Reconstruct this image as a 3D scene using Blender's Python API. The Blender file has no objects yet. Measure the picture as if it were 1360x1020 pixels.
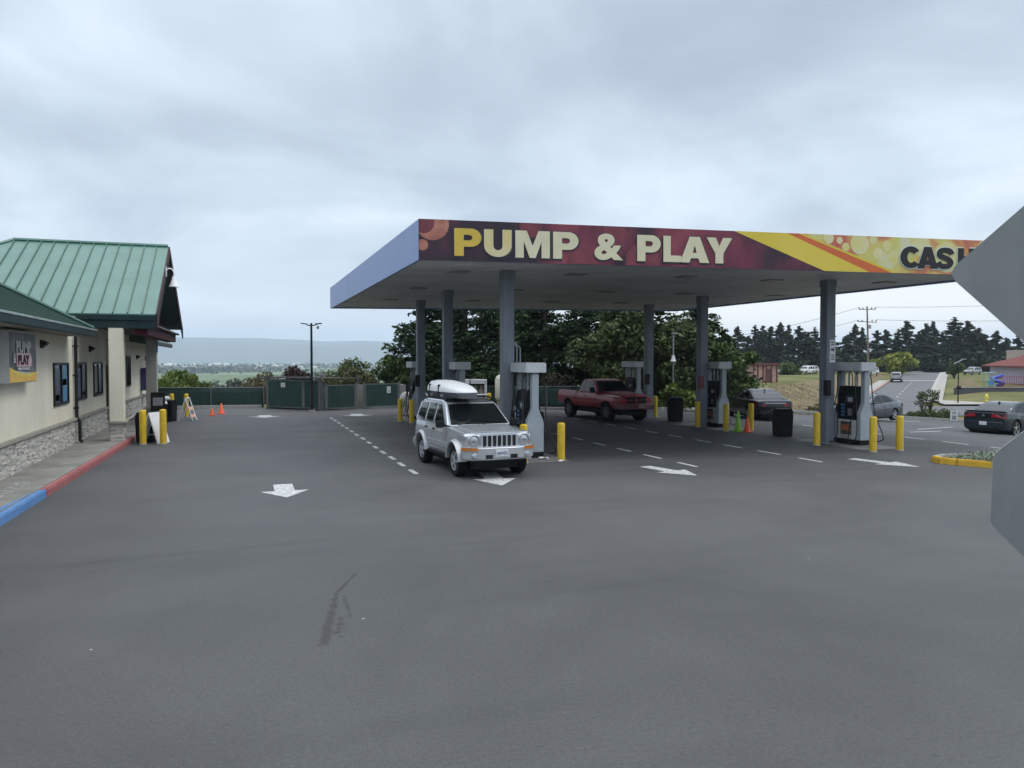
import bpy, bmesh, math, random
import numpy as np
from mathutils import Vector, Matrix, noise as mnoise

scene = bpy.context.scene
COL = scene.collection
R = math.radians

# ------------------------------------------------------------------ camera
CAM_H = 2.7
F_PX, Y_HOR = 1030.0, 478.0
YAW = math.atan(358 / F_PX)            # the lanes run along +Y, the camera looks a little to their right
PITCH = math.atan((510 - Y_HOR) / F_PX)
cam = bpy.data.cameras.new('camera')
cam_o = bpy.data.objects.new('camera', cam)
COL.objects.link(cam_o)
cam_o.location = (0, 0, CAM_H)
cam_o.rotation_euler = (R(90) - PITCH, 0, -YAW)
cam.sensor_width = 36
cam.lens = F_PX / 1360 * 36
cam.clip_start = 0.1
cam.clip_end = 40000
scene.camera = cam_o
sY, cY = math.sin(YAW), math.cos(YAW)

# ------------------------------------------------------------------ world (overcast sky) and sun
SUN_EL, SUN_AZ = R(52), R(110)          # azimuth measured from +Y towards +X
w = bpy.data.worlds.new('World')
scene.world = w
w.use_nodes = True
nt = w.node_tree
for n in list(nt.nodes):
    nt.nodes.remove(n)


def N(tree, typ, loc=None, **kw):
    n = tree.nodes.new(typ)
    for k, v in kw.items():
        setattr(n, k, v)
    return n


def L(tree, a, b):
    tree.links.new(a, b)


def math_node(tree, op, a, b=None, c=None, clamp=False):
    n = tree.nodes.new('ShaderNodeMath')
    n.operation = op
    n.use_clamp = clamp
    for i, v in enumerate((a, b, c)):
        if v is None:
            continue
        if isinstance(v, (int, float)):
            n.inputs[i].default_value = v
        else:
            tree.links.new(v, n.inputs[i])
    return n.outputs[0]


def ramp(tree, fac, stops, interp='LINEAR'):
    n = tree.nodes.new('ShaderNodeValToRGB')
    n.color_ramp.interpolation = interp
    els = n.color_ramp.elements
    while len(els) > 1:
        els.remove(els[-1])
    els[0].position = stops[0][0]
    els[0].color = (*stops[0][1], 1)
    for p, c in stops[1:]:
        e = els.new(p)
        e.color = (*c, 1)
    if fac is not None:
        tree.links.new(fac, n.inputs[0])
    return n.outputs[0]


def mixc(tree, fac, a, b, mode='MIX'):
    n = tree.nodes.new('ShaderNodeMix')
    n.data_type = 'RGBA'
    n.blend_type = mode
    for s, v in ((n.inputs[0], fac), (n.inputs[6], a), (n.inputs[7], b)):
        if isinstance(v, (int, float)):
            s.default_value = v
        elif isinstance(v, tuple):
            s.default_value = (*v, 1) if len(v) == 3 else v
        else:
            tree.links.new(v, s)
    return n.outputs[2]


tc = N(nt, 'ShaderNodeTexCoord')
sep = N(nt, 'ShaderNodeSeparateXYZ')
L(nt, tc.outputs['Generated'], sep.inputs[0])
dx, dy, dz = sep.outputs
zc = math_node(nt, 'MAXIMUM', dz, 0.0)
den = math_node(nt, 'ADD', zc, 0.26)
comb = N(nt, 'ShaderNodeCombineXYZ')
L(nt, math_node(nt, 'DIVIDE', dx, den), comb.inputs[0])
L(nt, math_node(nt, 'DIVIDE', dy, den), comb.inputs[1])
n1 = N(nt, 'ShaderNodeTexNoise')
n1.inputs['Scale'].default_value = 1.25
n1.inputs['Detail'].default_value = 5
n1.inputs['Roughness'].default_value = 0.5
n1.inputs['Distortion'].default_value = 0.35
L(nt, comb.outputs[0], n1.inputs['Vector'])
cloud = ramp(nt, n1.outputs['Fac'], [(0.32, (.345, .405, .485)), (0.44, (.425, .50, .585)), (0.54, (.535, .62, .705)), (0.66, (.70, .78, .85))])
# thin bright break in the cloud deck near the horizon, warmer towards the right
ang = math_node(nt, 'ADD', math_node(nt, 'MULTIPLY', dx, math.sin(R(52))), math_node(nt, 'MULTIPLY', dy, math.cos(R(52))))
side = N(nt, 'ShaderNodeMapRange')
side.interpolation_type = 'SMOOTHSTEP'
side.inputs[1].default_value = 0.72
side.inputs[2].default_value = 0.99
L(nt, ang, side.inputs[0])
lowb = N(nt, 'ShaderNodeMapRange')
lowb.interpolation_type = 'SMOOTHSTEP'
lowb.inputs[1].default_value = 0.17
lowb.inputs[2].default_value = 0.03
L(nt, math_node(nt, 'ADD', dz, math_node(nt, 'MULTIPLY', math_node(nt, 'SUBTRACT', n1.outputs['Fac'], 0.5), 0.10)), lowb.inputs[0])
glow = mixc(nt, side.outputs[0], (.77, .84, .90), (1.1, 1.06, .96))
skyc = mixc(nt, math_node(nt, 'MULTIPLY', lowb.outputs[0], math_node(nt, 'ADD', math_node(nt, 'MULTIPLY', side.outputs[0], 0.42), 0.56)), cloud, glow)
# an overcast sky is brighter overhead than low down
zen = N(nt, 'ShaderNodeMapRange')
zen.interpolation_type = 'SMOOTHSTEP'
zen.inputs[1].default_value = 0.42
zen.inputs[2].default_value = 0.95
zen.inputs[3].default_value = 1.0
zen.inputs[4].default_value = 3.3
L(nt, dz, zen.inputs[0])
vm = N(nt, 'ShaderNodeVectorMath')
vm.operation = 'SCALE'
skyz = mixc(nt, math_node(nt, 'MULTIPLY', math_node(nt, 'SUBTRACT', zen.outputs[0], 1.0), .36, None, True), skyc, (.60, .60, .605))
L(nt, skyz, vm.inputs[0])
L(nt, zen.outputs[0], vm.inputs['Scale'])
nish = N(nt, 'ShaderNodeTexSky')
nish.sky_type = 'NISHITA'
nish.sun_disc = False
nish.sun_elevation = SUN_EL
nish.sun_rotation = SUN_AZ
bgc = N(nt, 'ShaderNodeBackground')
L(nt, vm.outputs[0], bgc.inputs[0])
bgc.inputs[1].default_value = 1.0
bgn = N(nt, 'ShaderNodeBackground')
L(nt, nish.outputs[0], bgn.inputs[0])
bgn.inputs[1].default_value = 0.08
mx = N(nt, 'ShaderNodeMixShader')
mx.inputs[0].default_value = 0.94
L(nt, bgn.outputs[0], mx.inputs[1])
L(nt, bgc.outputs[0], mx.inputs[2])
wo = N(nt, 'ShaderNodeOutputWorld')
L(nt, mx.outputs[0], wo.inputs['Surface'])

sun = bpy.data.lights.new('sun', 'SUN')
sun.energy = 0.7
sun.angle = R(18)
sun.color = (1.0, 0.96, 0.9)
sun_o = bpy.data.objects.new('sun', sun)
COL.objects.link(sun_o)
sd = Vector((math.sin(SUN_AZ) * math.cos(SUN_EL), math.cos(SUN_AZ) * math.cos(SUN_EL), math.sin(SUN_EL)))
sun_o.rotation_euler = sd.to_track_quat('Z', 'Y').to_euler()
sun_o.location = (20, -10, 30)

scene.view_settings.view_transform = 'Standard'
scene.view_settings.look = 'None'
scene.view_settings.exposure = 0.46
scene.view_settings.gamma = 1.0
scene.cycles.max_bounces = 6
scene.cycles.diffuse_bounces = 3
scene.cycles.glossy_bounces = 3
scene.cycles.volume_bounces = 1
scene.cycles.transparent_max_bounces = 6
scene.cycles.use_denoising = True


# ------------------------------------------------------------------ materials
MATS = {}


def mat(name, col, rough=0.6, metal=0.0, var=0.12, vscale=3.0, bump=0.0, bscale=30.0, coat=0.0, col2=None, spec=0.5, detail=4, stretch=None):
    """Procedural surface: base colour broken up by noise, optional fine bump."""
    if name in MATS:
        return MATS[name]
    m = bpy.data.materials.new(name)
    m.use_nodes = True
    t = m.node_tree
    b = t.nodes['Principled BSDF']
    b.inputs['Roughness'].default_value = rough
    b.inputs['Metallic'].default_value = metal
    b.inputs['Specular IOR Level'].default_value = spec
    if coat:
        b.inputs['Coat Weight'].default_value = coat
        b.inputs['Coat Roughness'].default_value = 0.06
    tcx = N(t, 'ShaderNodeTexCoord')
    vec = tcx.outputs['Object']
    if stretch:
        mp = N(t, 'ShaderNodeMapping')
        mp.inputs['Scale'].default_value = stretch
        L(t, vec, mp.inputs[0])
        vec = mp.outputs[0]
    if var or col2:
        nz = N(t, 'ShaderNodeTexNoise')
        nz.inputs['Scale'].default_value = vscale
        nz.inputs['Detail'].default_value = detail
        nz.inputs['Roughness'].default_value = 0.62
        L(t, vec, nz.inputs['Vector'])
        if col2 is None:
            a = tuple(max(0, c * (1 - var)) for c in col)
            c2 = tuple(min(1, c * (1 + var)) for c in col)
        else:
            a, c2 = col, col2
        L(t, ramp(t, nz.outputs['Fac'], [(0.32, a), (0.68, c2)]), b.inputs['Base Color'])
    else:
        b.inputs['Base Color'].default_value = (*col, 1)
    if bump:
        nb = N(t, 'ShaderNodeTexNoise')
        nb.inputs['Scale'].default_value = bscale
        nb.inputs['Detail'].default_value = 5
        L(t, vec, nb.inputs['Vector'])
        bp = N(t, 'ShaderNodeBump')
        bp.inputs['Strength'].default_value = bump
        bp.inputs['Distance'].default_value = 0.02
        L(t, nb.outputs['Fac'], bp.inputs['Height'])
        L(t, bp.outputs[0], b.inputs['Normal'])
    MATS[name] = m
    return m


def foliage(name, dark, light, trans=0.0):
    if name in MATS:
        return MATS[name]
    m = bpy.data.materials.new(name)
    m.use_nodes = True
    t = m.node_tree
    b = t.nodes['Principled BSDF']
    b.inputs['Roughness'].default_value = 0.65
    b.inputs['Specular IOR Level'].default_value = 0.25
    g = N(t, 'ShaderNodeNewGeometry')
    tcx = N(t, 'ShaderNodeTexCoord')
    nz = N(t, 'ShaderNodeTexNoise')
    nz.inputs['Scale'].default_value = 0.7
    nz.inputs['Detail'].default_value = 3
    L(t, tcx.outputs['Object'], nz.inputs['Vector'])
    s = math_node(t, 'ADD', math_node(t, 'MULTIPLY', g.outputs['Random Per Island'], 0.55), math_node(t, 'MULTIPLY', nz.outputs['Fac'], 0.5))
    L(t, ramp(t, s, [(0.2, dark), (0.85, light)]), b.inputs['Base Color'])
    MATS[name] = m
    return m


# ------------------------------------------------------------------ object helpers
def tag(o, label=None, cat=None, group=None, kind=None):
    if label:
        o['label'] = label
    if cat:
        o['category'] = cat
    if group:
        o['group'] = group
    if kind:
        o['kind'] = kind
    return o


def empty(name, loc, rz=0.0, label=None, cat=None, group=None):
    o = bpy.data.objects.new(name, None)
    COL.objects.link(o)
    o.location = loc
    o.rotation_euler = (0, 0, rz)
    o.empty_display_size = 0.3
    return tag(o, label, cat, group)


def copy_tree(o, parent=None):
    c = o.copy()
    COL.objects.link(c)
    c.parent = parent
    for ch in list(o.children):
        copy_tree(ch, c)
    return c


class MB:
    """Collects geometry, then links it as one mesh object."""

    def __init__(s):
        s.v, s.f, s.m = [], [], []

    def add(s, vs, fs, m=0):
        k = len(s.v)
        s.v += [tuple(p) for p in vs]
        for f in fs:
            s.f.append(tuple(i + k for i in f))
            s.m.append(m)
        return s

    def box(s, c, d, rz=0.0, m=0, rx=0.0, ry=0.0):
        M = Matrix.Translation(c) @ Matrix.Rotation(rz, 4, 'Z') @ Matrix.Rotation(ry, 4, 'Y') @ Matrix.Rotation(rx, 4, 'X')
        hx, hy, hz = d[0] / 2, d[1] / 2, d[2] / 2
        vs = [M @ Vector(p) for p in ((-hx, -hy, -hz), (hx, -hy, -hz), (hx, hy, -hz), (-hx, hy, -hz), (-hx, -hy, hz), (hx, -hy, hz), (hx, hy, hz), (-hx, hy, hz))]
        return s.add(vs, [(3, 2, 1, 0), (4, 5, 6, 7), (0, 1, 5, 4), (1, 2, 6, 5), (2, 3, 7, 6), (3, 0, 4, 7)], m)

    def box2(s, a, b, m=0):
        return s.box(((a[0] + b[0]) / 2, (a[1] + b[1]) / 2, (a[2] + b[2]) / 2), (abs(b[0] - a[0]), abs(b[1] - a[1]), abs(b[2] - a[2])), 0, m)

    def tube(s, pts, r, n=8, m=0, caps=True):
        pts = [Vector(p) for p in pts]
        rs = r if isinstance(r, (list, tuple)) else [r] * len(pts)
        rings = []
        up = None
        for i, p in enumerate(pts):
            d = (pts[min(i + 1, len(pts) - 1)] - pts[max(i - 1, 0)]).normalized()
            if up is None:
                up = Vector((0, 0, 1)) if abs(d.z) < 0.9 else Vector((1, 0, 0))
            a = d.cross(up).normalized()
            b = a.cross(d).normalized()
            up = b
            rings.append([p + (a * math.cos(2 * math.pi * k / n) + b * math.sin(2 * math.pi * k / n)) * rs[i] for k in range(n)])
        vs = [v for ring in rings for v in ring]
        fs = []
        for i in range(len(pts) - 1):
            for k in range(n):
                k2 = (k + 1) % n
                fs.append((i * n + k, i * n + k2, (i + 1) * n + k2, (i + 1) * n + k))
        if caps:
            fs.append(tuple(range(n))[::-1])
            fs.append(tuple((len(pts) - 1) * n + k for k in range(n)))
        return s.add(vs, fs, m)

    def cyl(s, p0, p1, r0, r1=None, n=20, m=0):
        return s.tube([p0, p1], [r0, r0 if r1 is None else r1], n, m)

    def lathe(s, prof, n=24, c=(0, 0, 0), m=0, axis='Z', caps=True):
        vs, fs = [], []
        for (r, z) in prof:
            for k in range(n):
                a = 2 * math.pi * k / n
                p = (r * math.cos(a), r * math.sin(a), z)
                if axis == 'X':
                    p = (p[2], p[0], p[1])
                elif axis == 'Y':
                    p = (p[0], p[2], p[1])
                vs.append((p[0] + c[0], p[1] + c[1], p[2] + c[2]))
        for i in range(len(prof) - 1):
            for k in range(n):
                k2 = (k + 1) % n
                fs.append((i * n + k, i * n + k2, (i + 1) * n + k2, (i + 1) * n + k))
        if caps:
            fs.append(tuple(range(n))[::-1])
            fs.append(tuple((len(prof) - 1) * n + k for k in range(n)))
        else:
            fs += [((len(prof) - 1) * n + k, (len(prof) - 1) * n + (k + 1) % n, (k + 1) % n, k) for k in range(n)]
        return s.add(vs, fs, m)

    def prism(s, pts, off, m=0):
        """polygon (3D points) extruded by vector off"""
        n = len(pts)
        off = Vector(off)
        vs = [Vector(p) for p in pts] + [Vector(p) + off for p in pts]
        fs = [tuple(range(n))[::-1], tuple(range(n, 2 * n))]
        for i in range(n):
            j = (i + 1) % n
            fs.append((i, j, n + j, n + i))
        return s.add(vs, fs, m)

    def build(s, name, mats, parent=None, smooth=None, bevel=0.0, seg=2, loc=None, rot=None, merge=False):
        me = bpy.data.meshes.new(name)
        me.from_pydata(s.v, [], s.f)
        mats = mats if isinstance(mats, (list, tuple)) else [mats]
        for m in mats:
            me.materials.append(m)
        me.polygons.foreach_set('material_index', s.m)
        bm = bmesh.new()
        bm.from_mesh(me)
        if merge:
            bmesh.ops.remove_doubles(bm, verts=bm.verts, dist=1e-5)
        bmesh.ops.recalc_face_normals(bm, faces=bm.faces)
        if bevel:
            es = [e for e in bm.edges if len(e.link_faces) == 2 and e.calc_face_angle(0) > R(35)]
            bmesh.ops.bevel(bm, geom=es, offset=bevel, segments=seg, affect='EDGES', clamp_overlap=True)
        bm.to_mesh(me)
        bm.free()
        if smooth is not None:
            for p in me.polygons:
                p.use_smooth = True
            me.set_sharp_from_angle(angle=R(smooth))
        o = bpy.data.objects.new(name, me)
        COL.objects.link(o)
        o.parent = parent
        if loc is not None:
            o.location = loc
        if rot is not None:
            o.rotation_euler = rot
        return o


def sheet(name, polys, m, z=0.0, parent=None):
    b = MB()
    for p in polys:
        b.add([(x, y, z) if len(q) == 2 else q for q in p for (x, y) in [q[:2]]], [tuple(range(len(p)))])
    return b.build(name, m, parent)


def text_mesh(s, size, depth=0.01, offset=0.0, sx=1.0, align='CENTER'):
    cu = bpy.data.curves.new('lettering', 'FONT')
    cu.body = s
    cu.size = size
    cu.extrude = depth
    cu.offset = offset
    cu.align_x = align
    cu.align_y = 'CENTER'
    o = bpy.data.objects.new('lettering', cu)
    COL.objects.link(o)
    bpy.context.view_layer.update()
    me = bpy.data.meshes.new_from_object(o.evaluated_get(bpy.context.evaluated_depsgraph_get()))
    bpy.data.objects.remove(o)
    if sx != 1.0:
        for v in me.vertices:
            v.co.x *= sx
    return me


def letters(name, s, size, m, loc, rot, parent=None, depth=0.01, offset=0.0, width=None, align='CENTER', height=None):
    me = text_mesh(s, size, depth, offset, 1.0, align)
    xs = [v.co.x for v in me.vertices]
    ys = [v.co.y for v in me.vertices]
    fx = width / (max(xs) - min(xs)) if width else 1
    fy = height / (max(ys) - min(ys)) if height else 1
    mx_, my_ = (max(xs) + min(xs)) / 2, (max(ys) + min(ys)) / 2
    for v in me.vertices:
        v.co.x = (v.co.x - (mx_ if width else 0)) * fx
        v.co.y = (v.co.y - (my_ if height else 0)) * fy
    me.materials.append(m)
    o = bpy.data.objects.new(name, me)
    COL.objects.link(o)
    o.parent = parent
    o.location = loc
    o.rotation_euler = rot
    return o


# ------------------------------------------------------------------ shared materials
ASPHALT = None
M_white = mat('white_paint', (.72, .73, .74), .5, var=.08)
M_mark = mat('road_paint', (.20, .205, .21), .8, col2=(.60, .61, .62), vscale=11, detail=10)
M_yellow = mat('bollard_yellow', (.46, .30, .02), .5, col2=(.67, .46, .018), vscale=5, bump=.15, bscale=14, detail=9, stretch=(2, 2, .7))
M_yellow2 = mat('kerb_yellow', (.50, .29, .02), .6, col2=(.66, .42, .04), vscale=4, bump=.2)
M_black = mat('black_plastic', (.007, .0075, .008), .6, var=.2, spec=.25)
M_blackm = mat('black_metal', (.009, .009, .010), .5, var=.2, spec=.3)
M_steel = mat('grey_blue_steel', (.175, .198, .232), .5, var=.20, vscale=2.0, bump=.06, detail=9, stretch=(1.5, 1.5, .3))
M_fascia = mat('blue_fascia', (.20, .275, .505), .42, var=.05, vscale=1.0)
M_soffit = mat('soffit_metal', (.60, .605, .585), .5, var=.14, vscale=.6)
M_silver = mat('brushed_silver', (.40, .43, .47), .38, metal=.35, var=.08, vscale=2)
M_panel = mat('pump_panel_grey', (.33, .37, .41), .45, var=.1, vscale=2.2)
M_valance = mat('pump_valance_grey', (.52, .54, .56), .5, var=.10, vscale=2.5)
M_chrome = mat('chrome', (.7, .72, .74), .18, metal=1.0, var=.05)
M_glass = mat('dark_glass', (.006, .008, .009), .04, var=.0, spec=.5)
M_tyre = mat('tyre_rubber', (.010, .010, .010), .85, var=.25, spec=.2)
M_galv = mat('galvanised', (.32, .34, .35), .45, metal=.5, var=.15)
M_conc = mat('concrete', (.15, .148, .135), .85, col2=(.27, .262, .24), vscale=1.1, bump=.25, bscale=40, detail=8)
M_kerb = mat('kerb_concrete', (.27, .265, .25), .85, col2=(.38, .37, .35), vscale=2, bump=.2)
M_amber = mat('amber_lens', (.55, .17, .02), .2, var=.1)
M_redlens = mat('red_lens', (.30, .015, .02), .2, var=.1)
M_lens = mat('headlight_lens', (.42, .46, .50), .12, var=.1, metal=.3)
M_plate = mat('licence_plate', (.62, .64, .66), .5, var=.08)
M_ink = mat('dark_ink', (.03, .03, .05), .6, var=.1)
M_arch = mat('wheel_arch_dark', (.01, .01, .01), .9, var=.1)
M_orange = mat('cone_orange', (.75, .11, .03), .5, var=.1)


def asphalt_material():
    m = bpy.data.materials.new('asphalt')
    m.use_nodes = True
    t = m.node_tree
    b = t.nodes['Principled BSDF']
    g = N(t, 'ShaderNodeTexCoord')
    P = g.outputs['Object']

    def nz(scale, detail, stretch=None, rough=.6, dist=0.0):
        n = N(t, 'ShaderNodeTexNoise')
        n.inputs['Scale'].default_value = scale
        n.inputs['Detail'].default_value = detail
        n.inputs['Roughness'].default_value = rough
        n.inputs['Distortion'].default_value = dist
        v = P
        if stretch:
            mp = N(t, 'ShaderNodeMapping')
            mp.inputs['Scale'].default_value = stretch[0]
            mp.inputs['Rotation'].default_value = (0, 0, stretch[1])
            L(t, v, mp.inputs[0])
            v = mp.outputs[0]
        L(t, v, n.inputs['Vector'])
        return n.outputs['Fac']
    big = nz(.21, 7, None, .66, .4)
    swirl = nz(.55, 6, ((.22, 1.5, 1), R(12)), .65, .6)
    fine = nz(26, 6, rough=.75)
    grit = nz(90, 3, rough=.8)
    c = ramp(t, big, [(.28, (.054, .0565, .061)), (.5, (.072, .0745, .079)), (.72, (.090, .093, .097))])
    c = mixc(t, .8, c, ramp(t, swirl, [(.3, (.82, .825, .83)), (.5, (1, 1, 1)), (.72, (1.10, 1.10, 1.09))]), 'MULTIPLY')
    c = mixc(t, .8, c, ramp(t, fine, [(.3, (.70, .70, .70)), (.7, (1.28, 1.28, 1.28))]), 'MULTIPLY')
    c = mixc(t, .8, c, ramp(t, grit, [(.3, (.66, .66, .66)), (.6, (1.08, 1.08, 1.08)), (.74, (2.2, 2.2, 2.15))]), 'MULTIPLY')
    # canopy shade painted into the asphalt over its outline, with oil and wear
    sp = N(t, 'ShaderNodeSeparateXYZ')
    L(t, P, sp.inputs[0])
    X, Y = sp.outputs[0], sp.outputs[1]
    wob = math_node(t, 'MULTIPLY', math_node(t, 'SUBTRACT', nz(.5, 5), .5), 3.0)

    def edge(v, a, b_):
        mr = N(t, 'ShaderNodeMapRange')
        mr.interpolation_type = 'SMOOTHSTEP'
        mr.inputs[1].default_value = a
        mr.inputs[2].default_value = b_
        L(t, math_node(t, 'ADD', v, wob), mr.inputs[0])
        return mr.outputs[0]
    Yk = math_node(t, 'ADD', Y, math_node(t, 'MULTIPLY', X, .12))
    canopy_shade_oil = math_node(t, 'MULTIPLY', math_node(t, 'MULTIPLY', edge(Yk, 19.2, 20.6), edge(Yk, 39.5, 37.5)), math_node(t, 'MULTIPLY', edge(X, 4.0, 5.0), edge(X, 22.8, 21.2)))
    canopy_shade_oil = math_node(t, 'MULTIPLY', canopy_shade_oil, .50)
    c = mixc(t, canopy_shade_oil, c, mixc(t, 1.0, c, (.44, .45, .45), 'MULTIPLY'))
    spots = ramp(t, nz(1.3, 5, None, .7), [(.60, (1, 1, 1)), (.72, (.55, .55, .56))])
    c = mixc(t, canopy_shade_oil, c, mixc(t, 1.0, c, spots, 'MULTIPLY'))
    # an old spill with ragged edges, a faint tyre mark, drips and pale crumbs
    rag = math_node(t, 'SUBTRACT', nz(7, 6, None, .75), .5)

    def soft(v, a, b_):
        mr = N(t, 'ShaderNodeMapRange')
        mr.interpolation_type = 'SMOOTHSTEP'
        mr.inputs[1].default_value = a
        mr.inputs[2].default_value = b_
        L(t, v, mr.inputs[0])
        return mr.outputs[0]

    def streak(x0, y0, x1, y1, w0, w1, rg):
        k = (x1 - x0) / (y1 - y0)
        u = math_node(t, 'DIVIDE', math_node(t, 'SUBTRACT', Y, y0), y1 - y0)
        xc = math_node(t, 'ADD', math_node(t, 'MULTIPLY', math_node(t, 'SUBTRACT', Y, y0), k), x0)
        d = math_node(t, 'ABSOLUTE', math_node(t, 'SUBTRACT', X, xc))
        d = math_node(t, 'ADD', d, math_node(t, 'MULTIPLY', rag, rg))
        wv = math_node(t, 'ADD', math_node(t, 'MULTIPLY', u, w1 - w0), w0)
        q = math_node(t, 'DIVIDE', d, math_node(t, 'MAXIMUM', wv, .005))
        return math_node(t, 'MULTIPLY', soft(q, 1.15, .55), math_node(t, 'MULTIPLY', soft(u, -.04, .03), soft(u, 1.05, .95)))
    sp1 = streak(.70, 7.45, 1.02, 9.15, .062, .026, .26)
    sp2 = streak(1.02, 9.10, 1.33, 9.85, .035, .02, .16)
    sp3 = streak(1.05, 8.15, 1.07, 8.95, .012, .035, .2)
    sp4 = streak(.86, 7.6, .93, 8.2, .012, .02, .5)
    spill = math_node(t, 'MAXIMUM', math_node(t, 'MAXIMUM', sp1, sp2), math_node(t, 'MAXIMUM', sp3, sp4))
    c = mixc(t, math_node(t, 'MULTIPLY', spill, .62), c, mixc(t, 1.0, c, (.36, .36, .37), 'MULTIPLY'))
    tl = math_node(t, 'SUBTRACT', Y, math_node(t, 'ADD', math_node(t, 'MULTIPLY', X, .115), 11.72))
    tl = math_node(t, 'ABSOLUTE', math_node(t, 'ADD', tl, math_node(t, 'MULTIPLY', rag, .22)))
    tmask = math_node(t, 'MULTIPLY', soft(tl, .20, .03), math_node(t, 'MULTIPLY', soft(X, -3.4, -1.8), soft(X, 1.9, .6)))
    c = mixc(t, math_node(t, 'MULTIPLY', tmask, .30), c, mixc(t, 1.0, c, (.6, .6, .61), 'MULTIPLY'))
    drip = soft(nz(2.6, 4, None, .7), .655, .73)
    c = mixc(t, math_node(t, 'MULTIPLY', drip, .36), c, mixc(t, 1.0, c, (.5, .5, .5), 'MULTIPLY'))
    vo = N(t, 'ShaderNodeTexVoronoi')
    vo.inputs['Scale'].default_value = 1.15
    L(t, P, vo.inputs['Vector'])
    crumb = soft(math_node(t, 'ADD', vo.outputs['Distance'], math_node(t, 'MULTIPLY', rag, .02)), .020, .012)
    c = mixc(t, math_node(t, 'MULTIPLY', crumb, .8), c, (.42, .42, .40))
    L(t, c, b.inputs['Base Color'])
    L(t, ramp(t, swirl, [(.3, (.62, .62, .62)), (.7, (.82, .82, .82))]), b.inputs['Roughness'])
    b.inputs['Specular IOR Level'].default_value = .32
    bp = N(t, 'ShaderNodeBump')
    bp.inputs['Strength'].default_value = .5
    bp.inputs['Distance'].default_value = .012
    L(t, math_node(t, 'ADD', fine, grit), bp.inputs['Height'])
    L(t, bp.outputs[0], b.inputs['Normal'])
    return m


ASPHALT = asphalt_material()


# ------------------------------------------------------------------ setting: terrain, lot, roads
def sstep(a, b, x):
    t = min(1, max(0, (x - a) / (b - a)))
    return t * t * (3 - 2 * t)


def pw(x, pts):
    if x <= pts[0][0]:
        return pts[0][1]
    for (a, za), (b, zb) in zip(pts, pts[1:]):
        if x <= b:
            return za + (zb - za) * (x - a) / (b - a)
    return pts[-1][1]


def lotz(x):
    return -.055 * max(0.0, x - 21.5)


LEFT_P = [(0, -.1), (49, -.1), (60, -1.2), (130, -9), (420, -24), (9000, -26)]
FIELD_P = [(0, -.1), (49, -.15), (51, -1.1), (63, -2.42), (71, -2.4), (86, -.25), (130, -.2), (300, .2), (9000, 0)]
ROAD_P = [(0, -.1), (49, -.15), (51, -1.1), (63, -2.42), (88, -2.42), (137, -1.1), (170, -.55), (300, .2), (9000, 0)]
LAWN_P = [(0, -.1), (49, -.15), (51, -1.1), (63, -2.42), (88, -2.42), (112, -1.15), (140, -.6), (300, .2), (9000, 0)]
# centre line of the road that climbs away, given by lateral offset at two depths
RD0, RL0 = 90.0, 44.1
RD1, RL1 = 137.0, 70.9


def road_lat(d):
    return RL0 + (RL1 - RL0) * (d - RD0) / (RD1 - RD0)


def terrain_z(x, y):
    d = x * sY + y * cY
    l = x * cY - y * sY
    lz = max(-2.42, lotz(x)) - .12
    if d < 20:
        return lz
    zl = pw(d, LEFT_P)
    o = l - road_lat(d)
    zf, zr, zw = pw(d, FIELD_P), pw(d, ROAD_P), pw(d, LAWN_P)
    if o < 0:
        k = sstep(-13, -6.2, o)
        z = zf + (zr - zf) * k
    else:
        k = sstep(6.2, 12, o)
        z = zr + (zw - zr) * k
    q = l / d
    k = sstep(.10, .24, q)
    z = zl + (z - zl) * k
    if d < 50.5:
        z = min(z, lz)
    if d > 46 and k < .5:
        z += mnoise.noise((x * .02, y * .02, 0)) * min(2.0, (d - 46) * .02)
    return z


def fwd(d, l, z=None):
    x, y = d * sY + l * cY, d * cY - l * sY
    return (x, y, terrain_z(x, y) if z is None else z)


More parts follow.
